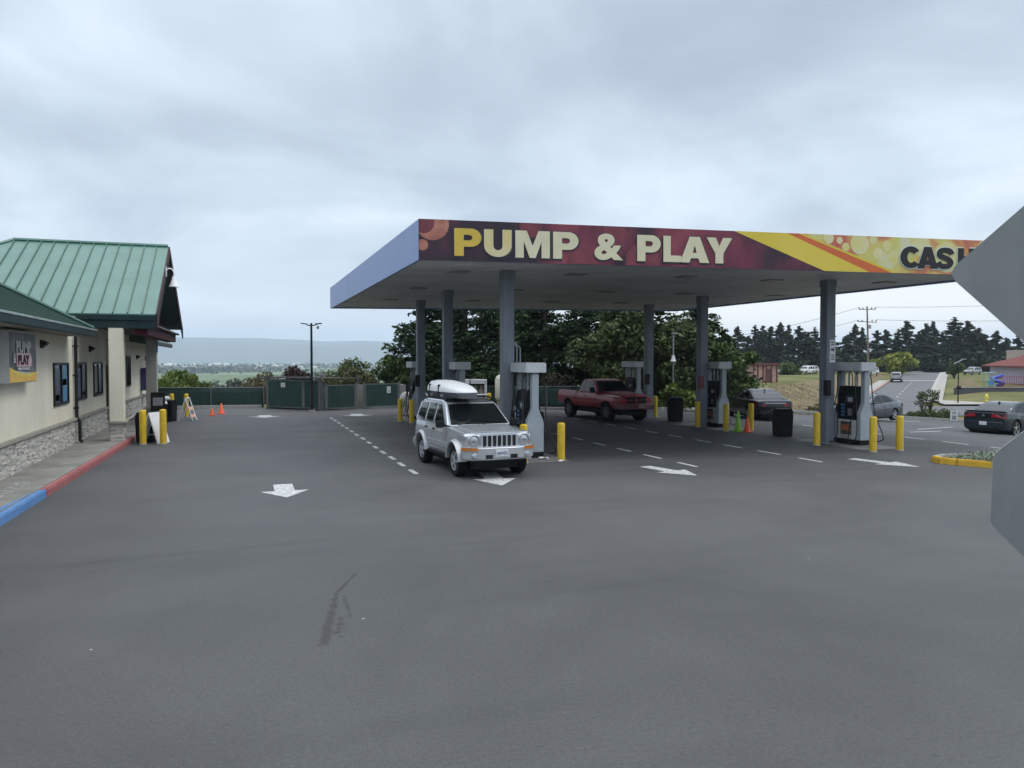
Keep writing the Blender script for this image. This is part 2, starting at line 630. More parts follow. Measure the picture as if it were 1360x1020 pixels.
def build_terrain():
    radii = [0.0] + list(np.linspace(8, 36, 6)) + list(np.arange(38, 92, 1.0)) + list(np.arange(92, 150, 2.0)) + list(np.geomspace(150, 9400, 46))
    angs = []
    a = 0
    while a < 360:
        rel = (a - 180)
        angs.append(rel)
        a += (.5 if 8 < rel < 40 else 1.0) if abs(rel) < 45 else 5.0
    vs, fs = [(0, 0, -.1)], []
    n = len(angs)
    for r in radii[1:]:
        for g in angs:
            th = YAW + R(g)
            x, y = r * math.sin(th), r * math.cos(th)
            vs.append((x, y, terrain_z(x, y)))
    for k in range(n):
        fs.append((0, 1 + (k + 1) % n, 1 + k))
    for i in range(len(radii) - 2):
        for k in range(n):
            k2 = (k + 1) % n
            fs.append((1 + i * n + k, 1 + i * n + k2, 1 + (i + 1) * n + k2, 1 + (i + 1) * n + k))
    m = bpy.data.materials.new('land')
    m.use_nodes = True
    t = m.node_tree
    b = t.nodes['Principled BSDF']
    b.inputs['Roughness'].default_value = .9
    b.inputs['Specular IOR Level'].default_value = .1
    tcx = N(t, 'ShaderNodeTexCoord')

    def nz(s, d, sc=None):
        q = N(t, 'ShaderNodeTexNoise')
        q.inputs['Scale'].default_value = s
        q.inputs['Detail'].default_value = d
        q.inputs['Roughness'].default_value = .65
        v = tcx.outputs['Object']
        if sc:
            mp = N(t, 'ShaderNodeMapping')
            mp.inputs['Scale'].default_value = sc
            mp.inputs['Rotation'].default_value = (0, 0, YAW)
            L(t, v, mp.inputs[0])
            v = mp.outputs[0]
        L(t, v, q.inputs['Vector'])
        return q.outputs['Fac']
    grass = ramp(t, nz(.12, 8), [(.3, (.065, .080, .026)), (.5, (.115, .125, .045)), (.72, (.19, .175, .075))])
    grass = mixc(t, .6, grass, ramp(t, nz(4, 5), [(.3, (.6, .6, .6)), (.7, (1.3, 1.3, 1.3))]), 'MULTIPLY')
    dirt = ramp(t, nz(.6, 9), [(.3, (.075, .058, .036)), (.5, (.15, .12, .07)), (.7, (.21, .18, .095))])
    # dry earth on the cut bank: it shows where the ground is steep
    ge = N(t, 'ShaderNodeNewGeometry')
    sp = N(t, 'ShaderNodeSeparateXYZ')
    L(t, ge.outputs['Normal'], sp.inputs[0])
    steep = N(t, 'ShaderNodeMapRange')
    steep.inputs[1].default_value = .9992
    steep.inputs[2].default_value = .9955
    L(t, math_node(t, 'ADD', sp.outputs[2], math_node(t, 'MULTIPLY', math_node(t, 'SUBTRACT', nz(.3, 5), .5), .007)), steep.inputs[0])
    c = mixc(t, steep.outputs[0], grass, dirt)
    # patchwork of pasture on the far plain
    pos = N(t, 'ShaderNodeSeparateXYZ')
    L(t, tcx.outputs['Object'], pos.inputs[0])
    far = N(t, 'ShaderNodeMapRange')
    far.inputs[1].default_value = -15
    far.inputs[2].default_value = -22
    L(t, pos.outputs[2], far.inputs[0])
    vo = N(t, 'ShaderNodeTexVoronoi')
    vo.inputs['Scale'].default_value = .0022
    L(t, tcx.outputs['Object'], vo.inputs['Vector'])
    past = ramp(t, math_node(t, 'ADD', math_node(t, 'MULTIPLY', nz(.004, 6), .6), math_node(t, 'MULTIPLY', vo.outputs['Color'], .4)), [(.3, (.065, .10, .045)), (.5, (.115, .165, .075)), (.7, (.19, .225, .12))])
    c = mixc(t, far.outputs[0], c, past)
    L(t, c, b.inputs['Base Color'])
    bp = N(t, 'ShaderNodeBump')
    bp.inputs['Strength'].default_value = .6
    bp.inputs['Distance'].default_value = .15
    L(t, nz(2.5, 6), bp.inputs['Height'])
    L(t, bp.outputs[0], b.inputs['Normal'])
    bb = MB().add(vs, fs)
    o = bb.build('terrain', m, smooth=60)
    tag(o, kind='structure')


build_terrain()

LOT_A = [(-4.7, -60), (-3.9, 10), (-3.7, 27.6), (-4.9, 36), (-14, 47.5), (-1.7, 46.4), (1.0, 46.2), (8.6, 45.4), (12.0, 41.8), (15.9, 38.6), (21.2, 36.6), (21.5, 36.75), (21.5, -60)]
LOT_B = [(21.5, 36.75), (26.2, 39.0), (29.6, 40.2), (33.4, 40.5), (36.1, 39.2), (38.8, 37.8), (41.3, 36.9), (43.6, 33.3), (47, 25), (50, 10), (50, -60), (21.5, -60)]
lot = MB()
lot.add([(x, y, 0) for x, y in LOT_A], [tuple(range(len(LOT_A)))])
lot.add([(x, y, lotz(x)) for x, y in LOT_B], [tuple(range(len(LOT_B)))])
lot_o = lot.build('asphalt_lot', ASPHALT)
tag(lot_o, kind='structure')

# kerb round the back of the lot
kb = MB()
path = [(-14, 47.5), (-1.7, 46.45), (1.0, 46.25)]
path2 = [(8.6, 45.4), (12.0, 41.8), (15.9, 38.6), (21.2, 36.6), (21.5, 36.75)] + LOT_B[1:10]


def kerb_run(b, pts, wd=.16, h=.15, m=0, side=1):
    for p, q in zip(pts, pts[1:]):
        d = (Vector(q) - Vector(p))
        ln = d.length
        a = math.atan2(d.y, d.x)
        e = d.normalized() * .01
        n = Vector((-d.y, d.x)).normalized() * wd * side
        p2, q2 = Vector(p) - e, Vector(q) + e
        zp, zq = lotz(p[0]), lotz(q[0])
        vs = []
        for zz in (-.12, h):
            vs += [(p2.x, p2.y, zp + zz), (q2.x, q2.y, zq + zz), (q2.x + n.x, q2.y + n.y, zq + zz), (p2.x + n.x, p2.y + n.y, zp + zz)]
        b.add(vs, [(3, 2, 1, 0), (4, 5, 6, 7), (0, 1, 5, 4), (1, 2, 6, 5), (2, 3, 7, 6), (3, 0, 4, 7)], m)


kerb_run(kb, path)
kerb_run(kb, path2)
tag(kb.build('kerb', M_kerb, bevel=.02), kind='structure')

# pavement in front of the store with its painted kerb
M_redk = mat('red_kerb_paint', (.26, .075, .08), .7, col2=(.40, .14, .14), vscale=5, bump=.2, detail=8)
M_bluek = mat('blue_kerb_paint', (.075, .19, .43), .65, col2=(.12, .26, .50), vscale=5, bump=.2, detail=8)
KX = lambda y: -3.75 + (y - 14) * .025          # outer edge of the kerb
sw = MB()
sw.prism([(-4.9, -20, -.1), (KX(-20) - .15, -20, -.1), (KX(36) - .15, 36, -.1), (-4.9, 36, -.1)], (0, 0, .25))
sw.box2((-7.5, 32.8, -.1), (-4.905, 36, .146))
tag(sw.build('pavement', M_conc), kind='structure')
rk = MB()
kerb_run(rk, [(KX(17.37), 17.37), (KX(36), 36)], .15, .153, 0, 1)
tag(rk.build('red_kerb', M_redk, bevel=.025), kind='structure')
bk = MB()
kerb_run(bk, [(KX(-20), -20), (KX(17.35), 17.35)], .15, .153, 0, 1)
bk.prism([(KX(14) - .36, 14, .1), (KX(14) - .152, 14, .1), (KX(17.0) - .152, 17.0, .1), (KX(17.0) - .2, 17.0, .1)], (0, 0, .055))
tag(bk.build('blue_kerb', M_bluek, bevel=.02), kind='structure')
tag(letters('pavement_lettering', 'NO\nPARKING', .42, M_mark, (-4.5, 17.4, .156), (0, 0, R(90)), depth=.001, width=2.2, height=.62), kind='structure')

# painted lane lines: dashes lie on the lot
PAINT_Z = .004


def dashes(name, x0, y0, y1, step, ln, wd, slant=0.0):
    b = MB()
    y = y0
    rr = random.Random(int(x0 * 10))
    while y < y1:
        l2 = ln * rr.uniform(.92, 1.06)
        x = x0 + rr.uniform(-.02, .02)
        z = PAINT_Z + max(lotz(x - wd), lotz(x + wd)) + (.004 if x > 21.4 else 0)
        b.add([(x - wd / 2, y, z), (x + wd / 2, y, z), (x + wd / 2 + slant, y + l2, z), (x - wd / 2 + slant, y + l2, z)], [(0, 1, 2, 3)])
        y += step
    tag(b.build(name, M_mark), kind='structure')


dashes('lane_line', 3.87, 18.0, 37.2, 1.40, .75, .12)
dashes('lane_line', 10.8, 16.9, 36.8, 1.72, .95, .12)
dashes('lane_line', 14.45, 16.6, 34.5, 1.72, .95, .12)
dashes('lane_line', 22.0, 15.2, 30.5, 1.72, 1.0, .12)


def arrow(x, y, ln=1.85, wd=1.25, stem=.5, rz=0.0):
    """arrow painted on the lot, pointing towards -Y, its tip at (x, y)"""
    hl = ln * .48
    pts = [(0, 0), (wd / 2, hl), (stem / 2, hl), (stem / 2, ln), (-stem / 2, ln), (-stem / 2, hl), (-wd / 2, hl)]
    c, s = math.cos(rz), math.sin(rz)
    b = MB()
    b.add([(x + px * c - py * s, y + px * s + py * c, PAINT_Z) for px, py in pts], [(0, 1, 2, 6), (2, 3, 4, 5)])
    b.f = [(0, 1, 2, 5, 6), (2, 3, 4, 5)]
    b.m = [0, 0]
    tag(b.build('lane_arrow', M_mark), kind='structure')


arrow(.80, 15.75, 1.72, .96, .40)
arrow(5.25, 15.75, 2.0, 1.0, .42, R(-8))
arrow(10.0, 15.6, 1.85, .92, .36, R(12))
arrow(16.1, 15.0, 1.95, .95, .36, R(12))
arrow(1.0, 38.0, 1.6, 1.6, .6)
arrow(5.3, 37.5, 1.6, 1.6, .6)
arrow(13.2, 36.0, 1.4, 1.4, .5)

# parking bay lines and stop bars on the far right of the lot
pb = MB()
for (a, b_) in [((30.6, 31.6), (37.0, 34.6)), ((28.0, 26.3), (33.6, 29.4)), ((33.5, 27.4), (36.5, 28.6)), ((26.5, 28.8), (30.0, 30.6)), ((25.4, 24.2), (28.6, 25.6))]:
    d = Vector(b_) - Vector(a)
    nn = Vector((-d.y, d.x)).normalized() * .06
    pb.add([(px, py, PAINT_Z + lotz(px)) for px, py in ((a[0] - nn.x, a[1] - nn.y), (b_[0] - nn.x, b_[1] - nn.y), (b_[0] + nn.x, b_[1] + nn.y), (a[0] + nn.x, a[1] + nn.y))], [(0, 1, 2, 3)])
tag(pb.build('bay_line', M_mark), kind='structure')

# raised planter island on the right with a yellow kerb
isl = MB()
kerb_pts = [(17.25, 15.75), (17.1, 15.35), (17.25, 14.95), (17.62, 14.2), (18.6, 12.2), (19.4, 12.1), (20.6, 13.0), (20.2, 14.6), (19.0, 15.7), (17.9, 16.0)]
kerb_run(isl, kerb_pts[:6], .17, .16, 0, 1)
tag(isl.build('yellow_kerb', M_yellow2, bevel=.03), kind='structure')
isl2 = MB()
kerb_run(isl2, kerb_pts[5:] + kerb_pts[:1], .17, .155, 0, 1)
tag(isl2.build('island_kerb', M_kerb, bevel=.03), kind='structure')
M_soil = mat('soil', (.10, .085, .06), .95, var=.35, vscale=6, bump=.6)
tag(sheet('island_soil', [kerb_pts], M_soil, .11), kind='structure')

# concrete islands under the dispensers, flush with the asphalt
ci = MB()
for (x, y, l) in [(7.5, 20.4, 2.9), (7.5, 28.0, 3.2), (7.5, 35.0, 3.2), (18.3, 20.0, 3.2), (17.9, 27.0, 3.2), (18.0, 33.6, 3.0)]:
    ci.add([(x - .75, y - l / 2, .004), (x + .75, y - l / 2, .004), (x + .75, y + l / 2, .004), (x - .75, y + l / 2, .004)], [(0, 1, 2, 3)])
M_pad = mat('pump_pad_concrete', (.10, .10, .098), .85, col2=(.19, .19, .185), vscale=1.6, bump=.2, detail=8)
tag(ci.build('pump_pad', M_pad), kind='structure')

# the street below and the road that climbs away from it
M_street = mat('street_asphalt', (.080, .083, .088), .85, col2=(.115, .118, .124), vscale=.4, bump=.2, detail=8)


def ribbon(name, edges_l, edges_r, m, dz, n=40):
    b = MB()
    vs, fs = [], []
    for i, (p, q) in enumerate(zip(edges_l, edges_r)):
        for k in range(5):
            u = k / 4
            d, l = p[0] + (q[0] - p[0]) * u, p[1] + (q[1] - p[1]) * u
            x, y, z = fwd(d, l)
            vs.append((x, y, z + dz))
    for i in range(len(edges_l) - 1):
        for k in range(4):
            fs.append((i * 5 + k, i * 5 + k + 1, (i + 1) * 5 + k + 1, (i + 1) * 5 + k))
    b.add(vs, fs)
    tag(b.build(name, m, smooth=60), kind='structure')


def span(d0, d1, off, step=2.5):
    n = max(2, int((d1 - d0) / step))
    return [(d0 + (d1 - d0) * i / n, road_lat(d0 + (d1 - d0) * i / n) + off) for i in range(n + 1)]


ribbon('climbing_road', span(84, 230, -3.9), span(84, 230, 3.9), M_street, .10)
M_side = mat('sidewalk_pale', (.29, .28, .255), .9, var=.12, vscale=1.2)
M_rededge = mat('faded_red_kerb', (.33, .19, .165), .8, var=.2, vscale=2)
ribbon('sidewalk', span(92, 230, 4.5), span(92, 230, 5.9), M_side, .22)
ribbon('sidewalk', span(92, 137, -6.0), span(92, 137, -4.3), M_side, .22)
ribbon('road_kerb', span(90, 230, 3.9), span(90, 230, 4.5), M_kerb, .17)
ribbon('road_kerb', span(92, 137, -4.3), span(92, 137, -3.9), M_rededge, .2)
ribbon('cross_gutter', [(136, road_lat(136) - 5), (138.6, road_lat(138.6) - 5)], [(136, road_lat(136) + 5), (138.6, road_lat(138.6) + 5)], M_side, .13)
ribbon('street', [(70, 36 + i * 6) for i in range(12)], [(84.5, 38 + i * 6.4) for i in range(12)], M_street, .08)
cw = [(86 + .0 * i, 50.5 + i * 4.5) for i in range(9)]
ribbon('sidewalk', [(85.2, 47.6), (85.4, 52), (85.6, 58), (85.8, 66), (86, 80)], [(93, 50.4), (88.6, 54), (87.6, 59), (87.4, 67), (87.6, 80)], M_side, .24)
rd = MB()
for k in range(8):
    d = 93 + k * 5.2
    a, b_ = fwd(d, road_lat(d) - .1), fwd(d + 1.6, road_lat(d + 1.6) - .1)
    a2, b2 = fwd(d, road_lat(d) + .1), fwd(d + 1.6, road_lat(d + 1.6) + .1)
    rd.add([(p[0], p[1], p[2] + .115) for p in (a, a2, b2, b_)], [(0, 1, 2, 3)])
tag(rd.build('centre_line', M_mark), kind='structure')


# ------------------------------------------------------------------ far hills
def build_hills():
    vs, fs = [], []
    A = np.arange(-125, 46, 1.0)
    rows = [(5200, 0), (5700, .35), (6200, .62), (6800, .85), (7400, 1.0), (8600, .9)]
    for i, (r, k) in enumerate(rows):
        for g in A:
            th = YAW + R(float(g))
            h = 182 + 34 * mnoise.noise((g * .06, 3.1, 0)) + 22 * mnoise.noise((g * .25, 8.3, 0)) + 8 * mnoise.noise((g * .8, 1.3, 0))
            h *= 1 - .6 * sstep(6, 30, float(g))
            ridge = 1 + .18 * mnoise.noise((g * .3, r * .002, 5.0)) * (1 if 0 < k < 1 else 0)
            z = -40 + (h + 40) * k * ridge
            vs.append((r * math.sin(th), r * math.cos(th), z))
    n = len(A)
    for i in range(len(rows) - 1):
        for k in range(n - 1):
            fs.append((i * n + k, i * n + k + 1, (i + 1) * n + k + 1, (i + 1) * n + k))
    m = mat('hill_forest', (.030, .045, .030), .95, col2=(.075, .09, .055), vscale=.004, detail=8)
    tag(MB().add(vs, fs).build('hills', m, smooth=60), kind='structure')


build_hills()


# ------------------------------------------------------------------ station canopy
CA, CB, CC, CD = (4.22, 19.3), (21.9, 17.2), (21.35, 35.4), (4.12, 39.0)
ZS, ZT = 5.22, 6.25
FL = math.hypot(CB[0] - CA[0], CB[1] - CA[1])
FA = math.atan2(CB[1] - CA[1], CB[0] - CA[0])


def under(p, o):
    """place world-built part o under thing p (p unrotated)"""
    o.parent = p
    o.location = -Vector(p.location)
    return o


canopy = empty('fuel_canopy', (13, 28, 0), 0, 'flat fuel station canopy on six grey columns, blue side fascia, maroon and yellow banner', 'canopy')
M_roofing = mat('roof_membrane', (.35, .35, .34), .9, var=.1)


def wall_between(a, b, z0, z1, th, m, name, parent, inset=0.0):
    a, b = Vector(a), Vector(b)
    d = (b - a).normalized()
    nn = Vector((-d.y, d.x))
    pts = [(a.x, a.y, z0), (b.x, b.y, z0), (b.x + nn.x * th, b.y + nn.y * th, z0), (a.x + nn.x * th, a.y + nn.y * th, z0)]
    o = MB().prism(pts, (0, 0, z1 - z0)).build(name, m, bevel=.008)
    return under(parent, o)


wall_between(CD, CA, ZS, ZT, .09, M_fascia, 'fascia', canopy)
wall_between(CC, CD, ZS, ZT - .004, .09, M_fascia, 'fascia', canopy)
wall_between(CB, CC, ZS, ZT, .09, M_fascia, 'fascia', canopy)
# seams of the fascia sheets
# soffit: narrow deck pans running across
sb = MB()
NS = 44
for i in range(NS):
    u0, u1 = i / NS, (i + 1) / NS - .0012
    def pt(u, side):
        a, b = (CA, CD) if side == 0 else (CB, CC)
        return (a[0] + (b[0] - a[0]) * u, a[1] + (b[1] - a[1]) * u)
    p0, p1, q1, q0 = pt(u0, 0), pt(u1, 0), pt(u1, 1), pt(u0, 1)
    ins = .1
    z = ZS + .06 + (.004 if i % 2 else 0)
    P = [(p0[0] + ins, p0[1] + (.12 if i == 0 else 0), z), (q0[0] - ins, q0[1] + (.12 if i == 0 else 0), z), (q1[0] - ins, q1[1] - (.12 if i == NS - 1 else 0), z), (p1[0] + ins, p1[1] - (.12 if i == NS - 1 else 0), z)]
    sb.prism(P, (0, 0, .05))
under(canopy, sb.build('soffit', M_soffit))
rb = MB()
rb.prism([(p[0], p[1], ZT - .14) for p in ((CA[0] + .1, CA[1] + .1), (CB[0] - .1, CB[1] + .1), (CC[0] - .1, CC[1] - .1), (CD[0] + .1, CD[1] - .1))], (0, 0, .05))
under(canopy, rb.build('roof', M_roofing))


def banner_mat(name, stops, scale, rough=.45, stretch=None, dist=1.0):
    m = bpy.data.materials.new(name)
    m.use_nodes = True
    t = m.node_tree
    b = t.nodes['Principled BSDF']
    b.inputs['Roughness'].default_value = rough
    tcx = N(t, 'ShaderNodeTexCoord')
    v = tcx.outputs['Object']
    if stretch:
        mp = N(t, 'ShaderNodeMapping')
        mp.inputs['Scale'].default_value = stretch
        L(t, v, mp.inputs[0])
        v = mp.outputs[0]
    nz = N(t, 'ShaderNodeTexNoise')
    nz.inputs['Scale'].default_value = scale
    nz.inputs['Detail'].default_value = 4
    nz.inputs['Distortion'].default_value = dist
    L(t, v, nz.inputs['Vector'])
    L(t, ramp(t, nz.outputs['Fac'], stops), b.inputs['Base Color'])
    return m


M_bdark = banner_mat('banner_maroon', [(.36, (.014, .009, .018)), (.50, (.035, .012, .026)), (.60, (.15, .022, .048)), (.72, (.25, .05, .07))], .42, stretch=(1, 1, .8))
M_byel = mat('banner_yellow', (.66, .50, .045), .45, col2=(.72, .56, .08), vscale=.8)
M_borg = mat('banner_orange', (.60, .13, .035), .45, var=.08)
M_bmix = banner_mat('banner_fruit', [(.30, (.45, .06, .07)), (.43, (.55, .20, .10)), (.52, (.64, .50, .14)), (.60, (.58, .56, .16)), (.72, (.64, .62, .46))], .60)
M_cream = mat('letter_cream', (.66, .62, .43), .45, var=.06, vscale=1.5)
M_gold = mat('letter_gold', (.62, .44, .06), .45, var=.08, vscale=1.5)
M_goldcream = mat('letter_pale_gold', (.66, .54, .20), .45, col2=(.66, .60, .38), vscale=1.2)
M_pale = mat('letter_edge_pale', (.60, .66, .58), .5, var=.05)

H_ = ZT - ZS
brot = (0, 0, FA)
bloc = Vector((CA[0], CA[1], ZS)) - Vector(canopy.location)
bn = MB()


def quad_s(b, pts, m, y=0.0):
    b.add([(s, y, z) for s, z in pts], [tuple(range(len(pts)))], m)


x1t, x1b = 8.67, 11.48
x2t, x2b = 10.28, 12.94
x3t, x3b = 10.64, 13.68
x4t, x4b = 10.80, 13.90
quad_s(bn, [(0, 0), (x1b, 0), (x1t, H_), (0, H_)], 0)
quad_s(bn, [(x1b, 0), (x2b, 0), (x2t, H_), (x1t, H_)], 1)
quad_s(bn, [(x2b, 0), (x3b, 0), (x3t, H_), (x2t, H_)], 2)
quad_s(bn, [(x3b, 0), (x4b, 0), (x4t, H_), (x3t, H_)], 1)
quad_s(bn, [(x4b, 0), (FL, 0), (FL, H_), (x4t, H_)], 3)
# back of the banner box
bn.box2((0, .012, 0), (FL, .10, H_ - .002), 4)
# printed discs: coins and chips, clipped to the banner
M_chip = mat('banner_coin', (.30, .09, .07), .5, col2=(.50, .22, .15), vscale=3)
M_spot = mat('banner_pale_spot', (.64, .58, .20), .5, col2=(.68, .64, .40), vscale=2)


def disc(cx, cz, r, m, y, n=30):
    pts = []
    for k in range(n):
        a = 2 * math.pi * k / n
        pts.append((cx + r * math.cos(a), min(max(cz + r * math.sin(a), .004), H_ - .004)))
    pts = [(min(max(s, .01), FL - .01), z) for s, z in pts]
    quad_s(bn, pts, m, y)


M_chipd = mat('banner_dim_coin', (.12, .02, .035), .5, col2=(.22, .045, .06), vscale=2)
disc(.35, .92, .42, 5, -.002)
disc(.12, .95, .28, 7, -.0035)
disc(.10, .38, .14, 5, -.003)
for (a, b_, c) in ((4.3, .0, .42), (6.0, .1, .5), (7.9, .35, .55), (2.9, .95, .3), (5.2, .85, .32)):
    disc(a, b_, c, 7, -.002)
rr = random.Random(5)
for (a, b_, c) in ((12.6, .80, .30), (13.2, .55, .16), (11.6, .93, .16), (14.6, .85, .34), (13.5, .78, .15), (15.5, .5, .45), (16.9, .75, .34), (12.9, .30, .13), (13.05, .93, .13), (12.15, .70, .12), (11.95, .88, .1), (13.75, .45, .2), (16.2, .2, .3), (17.3, .3, .24)):
    if a - c > x4t + (x4b - x4t) * (1 - b_ / H_) + .05:
        disc(a, b_, c, 6, -.002 - c * .004)
ban = bn.build('banner', [M_bdark, M_byel, M_borg, M_bmix, M_fascia, M_chip, M_spot, M_chipd], canopy, loc=bloc, rot=brot)


def arc(cx, cy, rx, ry, a0, a1, n=14):
    return [(cx + rx * math.cos(R(a0 + (a1 - a0) * k / n)), cy + ry * math.sin(R(a0 + (a1 - a0) * k / n))) for k in range(n + 1)]


def band(pts, t):
    """closed outline of a stroke of half width t (or per point) along pts"""
    l, r = [], []
    n = len(pts)
    for i in range(n):
        a, b_ = Vector(pts[max(0, i - 1)]), Vector(pts[min(n - 1, i + 1)])
        d = (b_ - a).normalized()
        q = t[i] if isinstance(t, list) else t
        l.append((pts[i][0] - d.y * q, pts[i][1] + d.x * q))
        r.append((pts[i][0] + d.y * q, pts[i][1] - d.x * q))
    return l + r[::-1]


def glyph(c):
    """outlines (outer first, then holes) of a heavy grotesque capital, height 1; returns loops and width"""
    S = .30
    if c == 'P':
        w_ = .86
        return [[(0, 0), (S, 0), (S, .34), (.52, .34)] + arc(.52, .67, w_ - .52, .33, -90, 90)[1:] + [(0, 1)], [(S, .57), (S, .77), (.47, .77)] + arc(.47, .67, .10, .10, 90, -90, 8)[1:]], w_
    if c == 'U':
        w_ = .90
        return [[(0, 1), (S, 1), (S, .42)] + arc(.45, .40, .15, .17, 180, 360, 10)[1:-1] + [(w_ - S, .42), (w_ - S, 1), (w_, 1), (w_, .42)] + arc(.45, .40, .45, .42, 0, -180, 20)[1:]], w_
    if c == 'M':
        w_ = 1.16
        return [[(0, 0), (0, 1), (.38, 1), (.58, .44), (.78, 1), (w_, 1), (w_, 0), (w_ - .28, 0), (w_ - .28, .60), (.68, 0), (.48, 0), (.28, .60), (.28, 0)]], w_
    if c == 'L':
        return [[(0, 0), (0, 1), (S, 1), (S, .25), (.74, .25), (.74, 0)]], .74
    if c == 'A':
        w_ = 1.0
        return [[(0, 0), (.33, 1), (.67, 1), (w_, 0), (.68, 0), (.625, .17), (.375, .17), (.32, 0)], [(.43, .38), (.57, .38), (.50, .66)]], w_
    if c == 'Y':
        w_ = .96
        return [[(.33, 0), (.33, .38), (0, 1), (.34, 1), (.48, .66), (.62, 1), (w_, 1), (.63, .38), (.63, 0)]], w_
    if c == 'H':
        w_ = .90
        return [[(0, 0), (0, 1), (S, 1), (S, .63), (w_ - S, .63), (w_ - S, 1), (w_, 1), (w_, 0), (w_ - S, 0), (w_ - S, .38), (S, .38), (S, 0)]], w_
    if c == 'C':
        return [arc(.46, .5, .46, .52, 38, 322, 34) + arc(.47, .5, .17, .27, 318, 42, 24)], .88
    if c == 'S':
        pts = [(.74, .70), (.66, .84), (.46, .885), (.26, .85), (.165, .725), (.24, .60), (.44, .515), (.62, .43), (.70, .30), (.60, .155), (.42, .115), (.22, .15), (.12, .31)]
        P = []
        for i in range(len(pts) - 1):
            p0, p1, p2, p3 = [Vector(pts[max(0, min(len(pts) - 1, i + q))]) for q in (-1, 0, 1, 2)]
            for j in range(4):
                u = j / 4
                P.append(tuple(.5 * ((2 * p1) + (-p0 + p2) * u + (2 * p0 - 5 * p1 + 4 * p2 - p3) * u * u + (-p0 + 3 * p1 - 3 * p2 + p3) * u ** 3)))
        P.append(pts[-1])
        return [('strip', P, .122)], .86
    return None, 0


def glyph_mesh(c, width, height, depth, grow=0.0):
    if c == '&':
        me = text_mesh('&', 1.0, depth, .038)
    else:
        loops, w_ = glyph(c)
    if c == 'S':
        q = loops[0]
        o_ = band(q[1], q[2])
        n = len(q[1])
        vs = [(x, y, z) for z in (depth, -depth) for x, y in o_]
        m = 2 * n
        fs = []
        for i in range(n - 1):
            a_ = (i, i + 1, m - 2 - i, m - 1 - i)
            fs += [a_, tuple(k + m for k in a_[::-1])]
        for i in range(m):
            j = (i + 1) % m
            fs.append((i, j, m + j, m + i))
        me = bpy.data.meshes.new('lettering')
        me.from_pydata(vs, [], fs)
        bm = bmesh.new()
        bm.from_mesh(me)
        bmesh.ops.recalc_face_normals(bm, faces=bm.faces)
        bm.to_mesh(me)
        bm.free()
    elif c != '&':
        cu = bpy.data.curves.new('lettering', 'CURVE')
        cu.dimensions = '2D'
        cu.fill_mode = 'BOTH'
        cu.extrude = depth
        for lp in loops:
            sp = cu.splines.new('POLY')
            sp.points.add(len(lp) - 1)
            for q, (x, y) in zip(sp.points, lp):
                q.co = (x, y, 0, 1)
            sp.use_cyclic_u = True
        o = bpy.data.objects.new('lettering', cu)
        COL.objects.link(o)
        bpy.context.view_layer.update()
        me = bpy.data.meshes.new_from_object(o.evaluated_get(bpy.context.evaluated_depsgraph_get()))
        bpy.data.objects.remove(o)
    xs = [v.co.x for v in me.vertices]
    ys = [v.co.y for v in me.vertices]
    fx, fy = width / (max(xs) - min(xs)), height / (max(ys) - min(ys))
    for v in me.vertices:
        v.co.x = (v.co.x - (max(xs) + min(xs)) / 2) * fx
        v.co.y = (v.co.y - (max(ys) + min(ys)) / 2) * fy
    return me


def put_glyph(c, x0, x1, z0, z1, m, y, depth, shift=(0, 0)):
    me = glyph_mesh(c, x1 - x0, z1 - z0, depth)
    me.materials.append(m)
    o = bpy.data.objects.new('lettering', me)
    COL.objects.link(o)
    cx = (x0 + x1) / 2 + shift[0]
    o.parent = canopy
    o.location = bloc + Vector((cx * math.cos(FA) + y * math.sin(FA), cx * math.sin(FA) - y * math.cos(FA), (z0 + z1) / 2 - ZS + shift[1]))
    o.rotation_euler = (R(90), 0, FA)
    return o


for s, a, b_, m in (('P', .90, 1.60, M_gold), ('U', 1.67, 2.39, M_goldcream), ('M', 2.49, 3.41, M_cream), ('P', 3.50, 4.19, M_cream), ('&', 4.63, 5.43, M_cream), ('P', 5.83, 6.50, M_cream), ('L', 6.58, 7.10, M_cream), ('A', 7.06, 7.92, M_cream), ('Y', 7.84, 8.60, M_cream)):
    back = put_glyph(s, a - .03, b_ + .035, 5.31, 6.075, M_ink, .010, .004, (.012, -.012))
    o = put_glyph(s, a, b_, 5.345, 6.045, m, .022, .006)
M_jet = mat('letter_black', (.010, .010, .012), .5, var=.1)
for s, a, b_ in (('C', 13.93, 14.55), ('A', 14.50, 15.20), ('S', 15.13, 15.75), ('H', 15.88, 16.48)):
    put_glyph(s, a - .035, b_ + .035, 5.335, 6.035, M_pale, .014, .004)
    put_glyph(s, a, b_, 5.37, 6.0, M_jet, .026, .006)

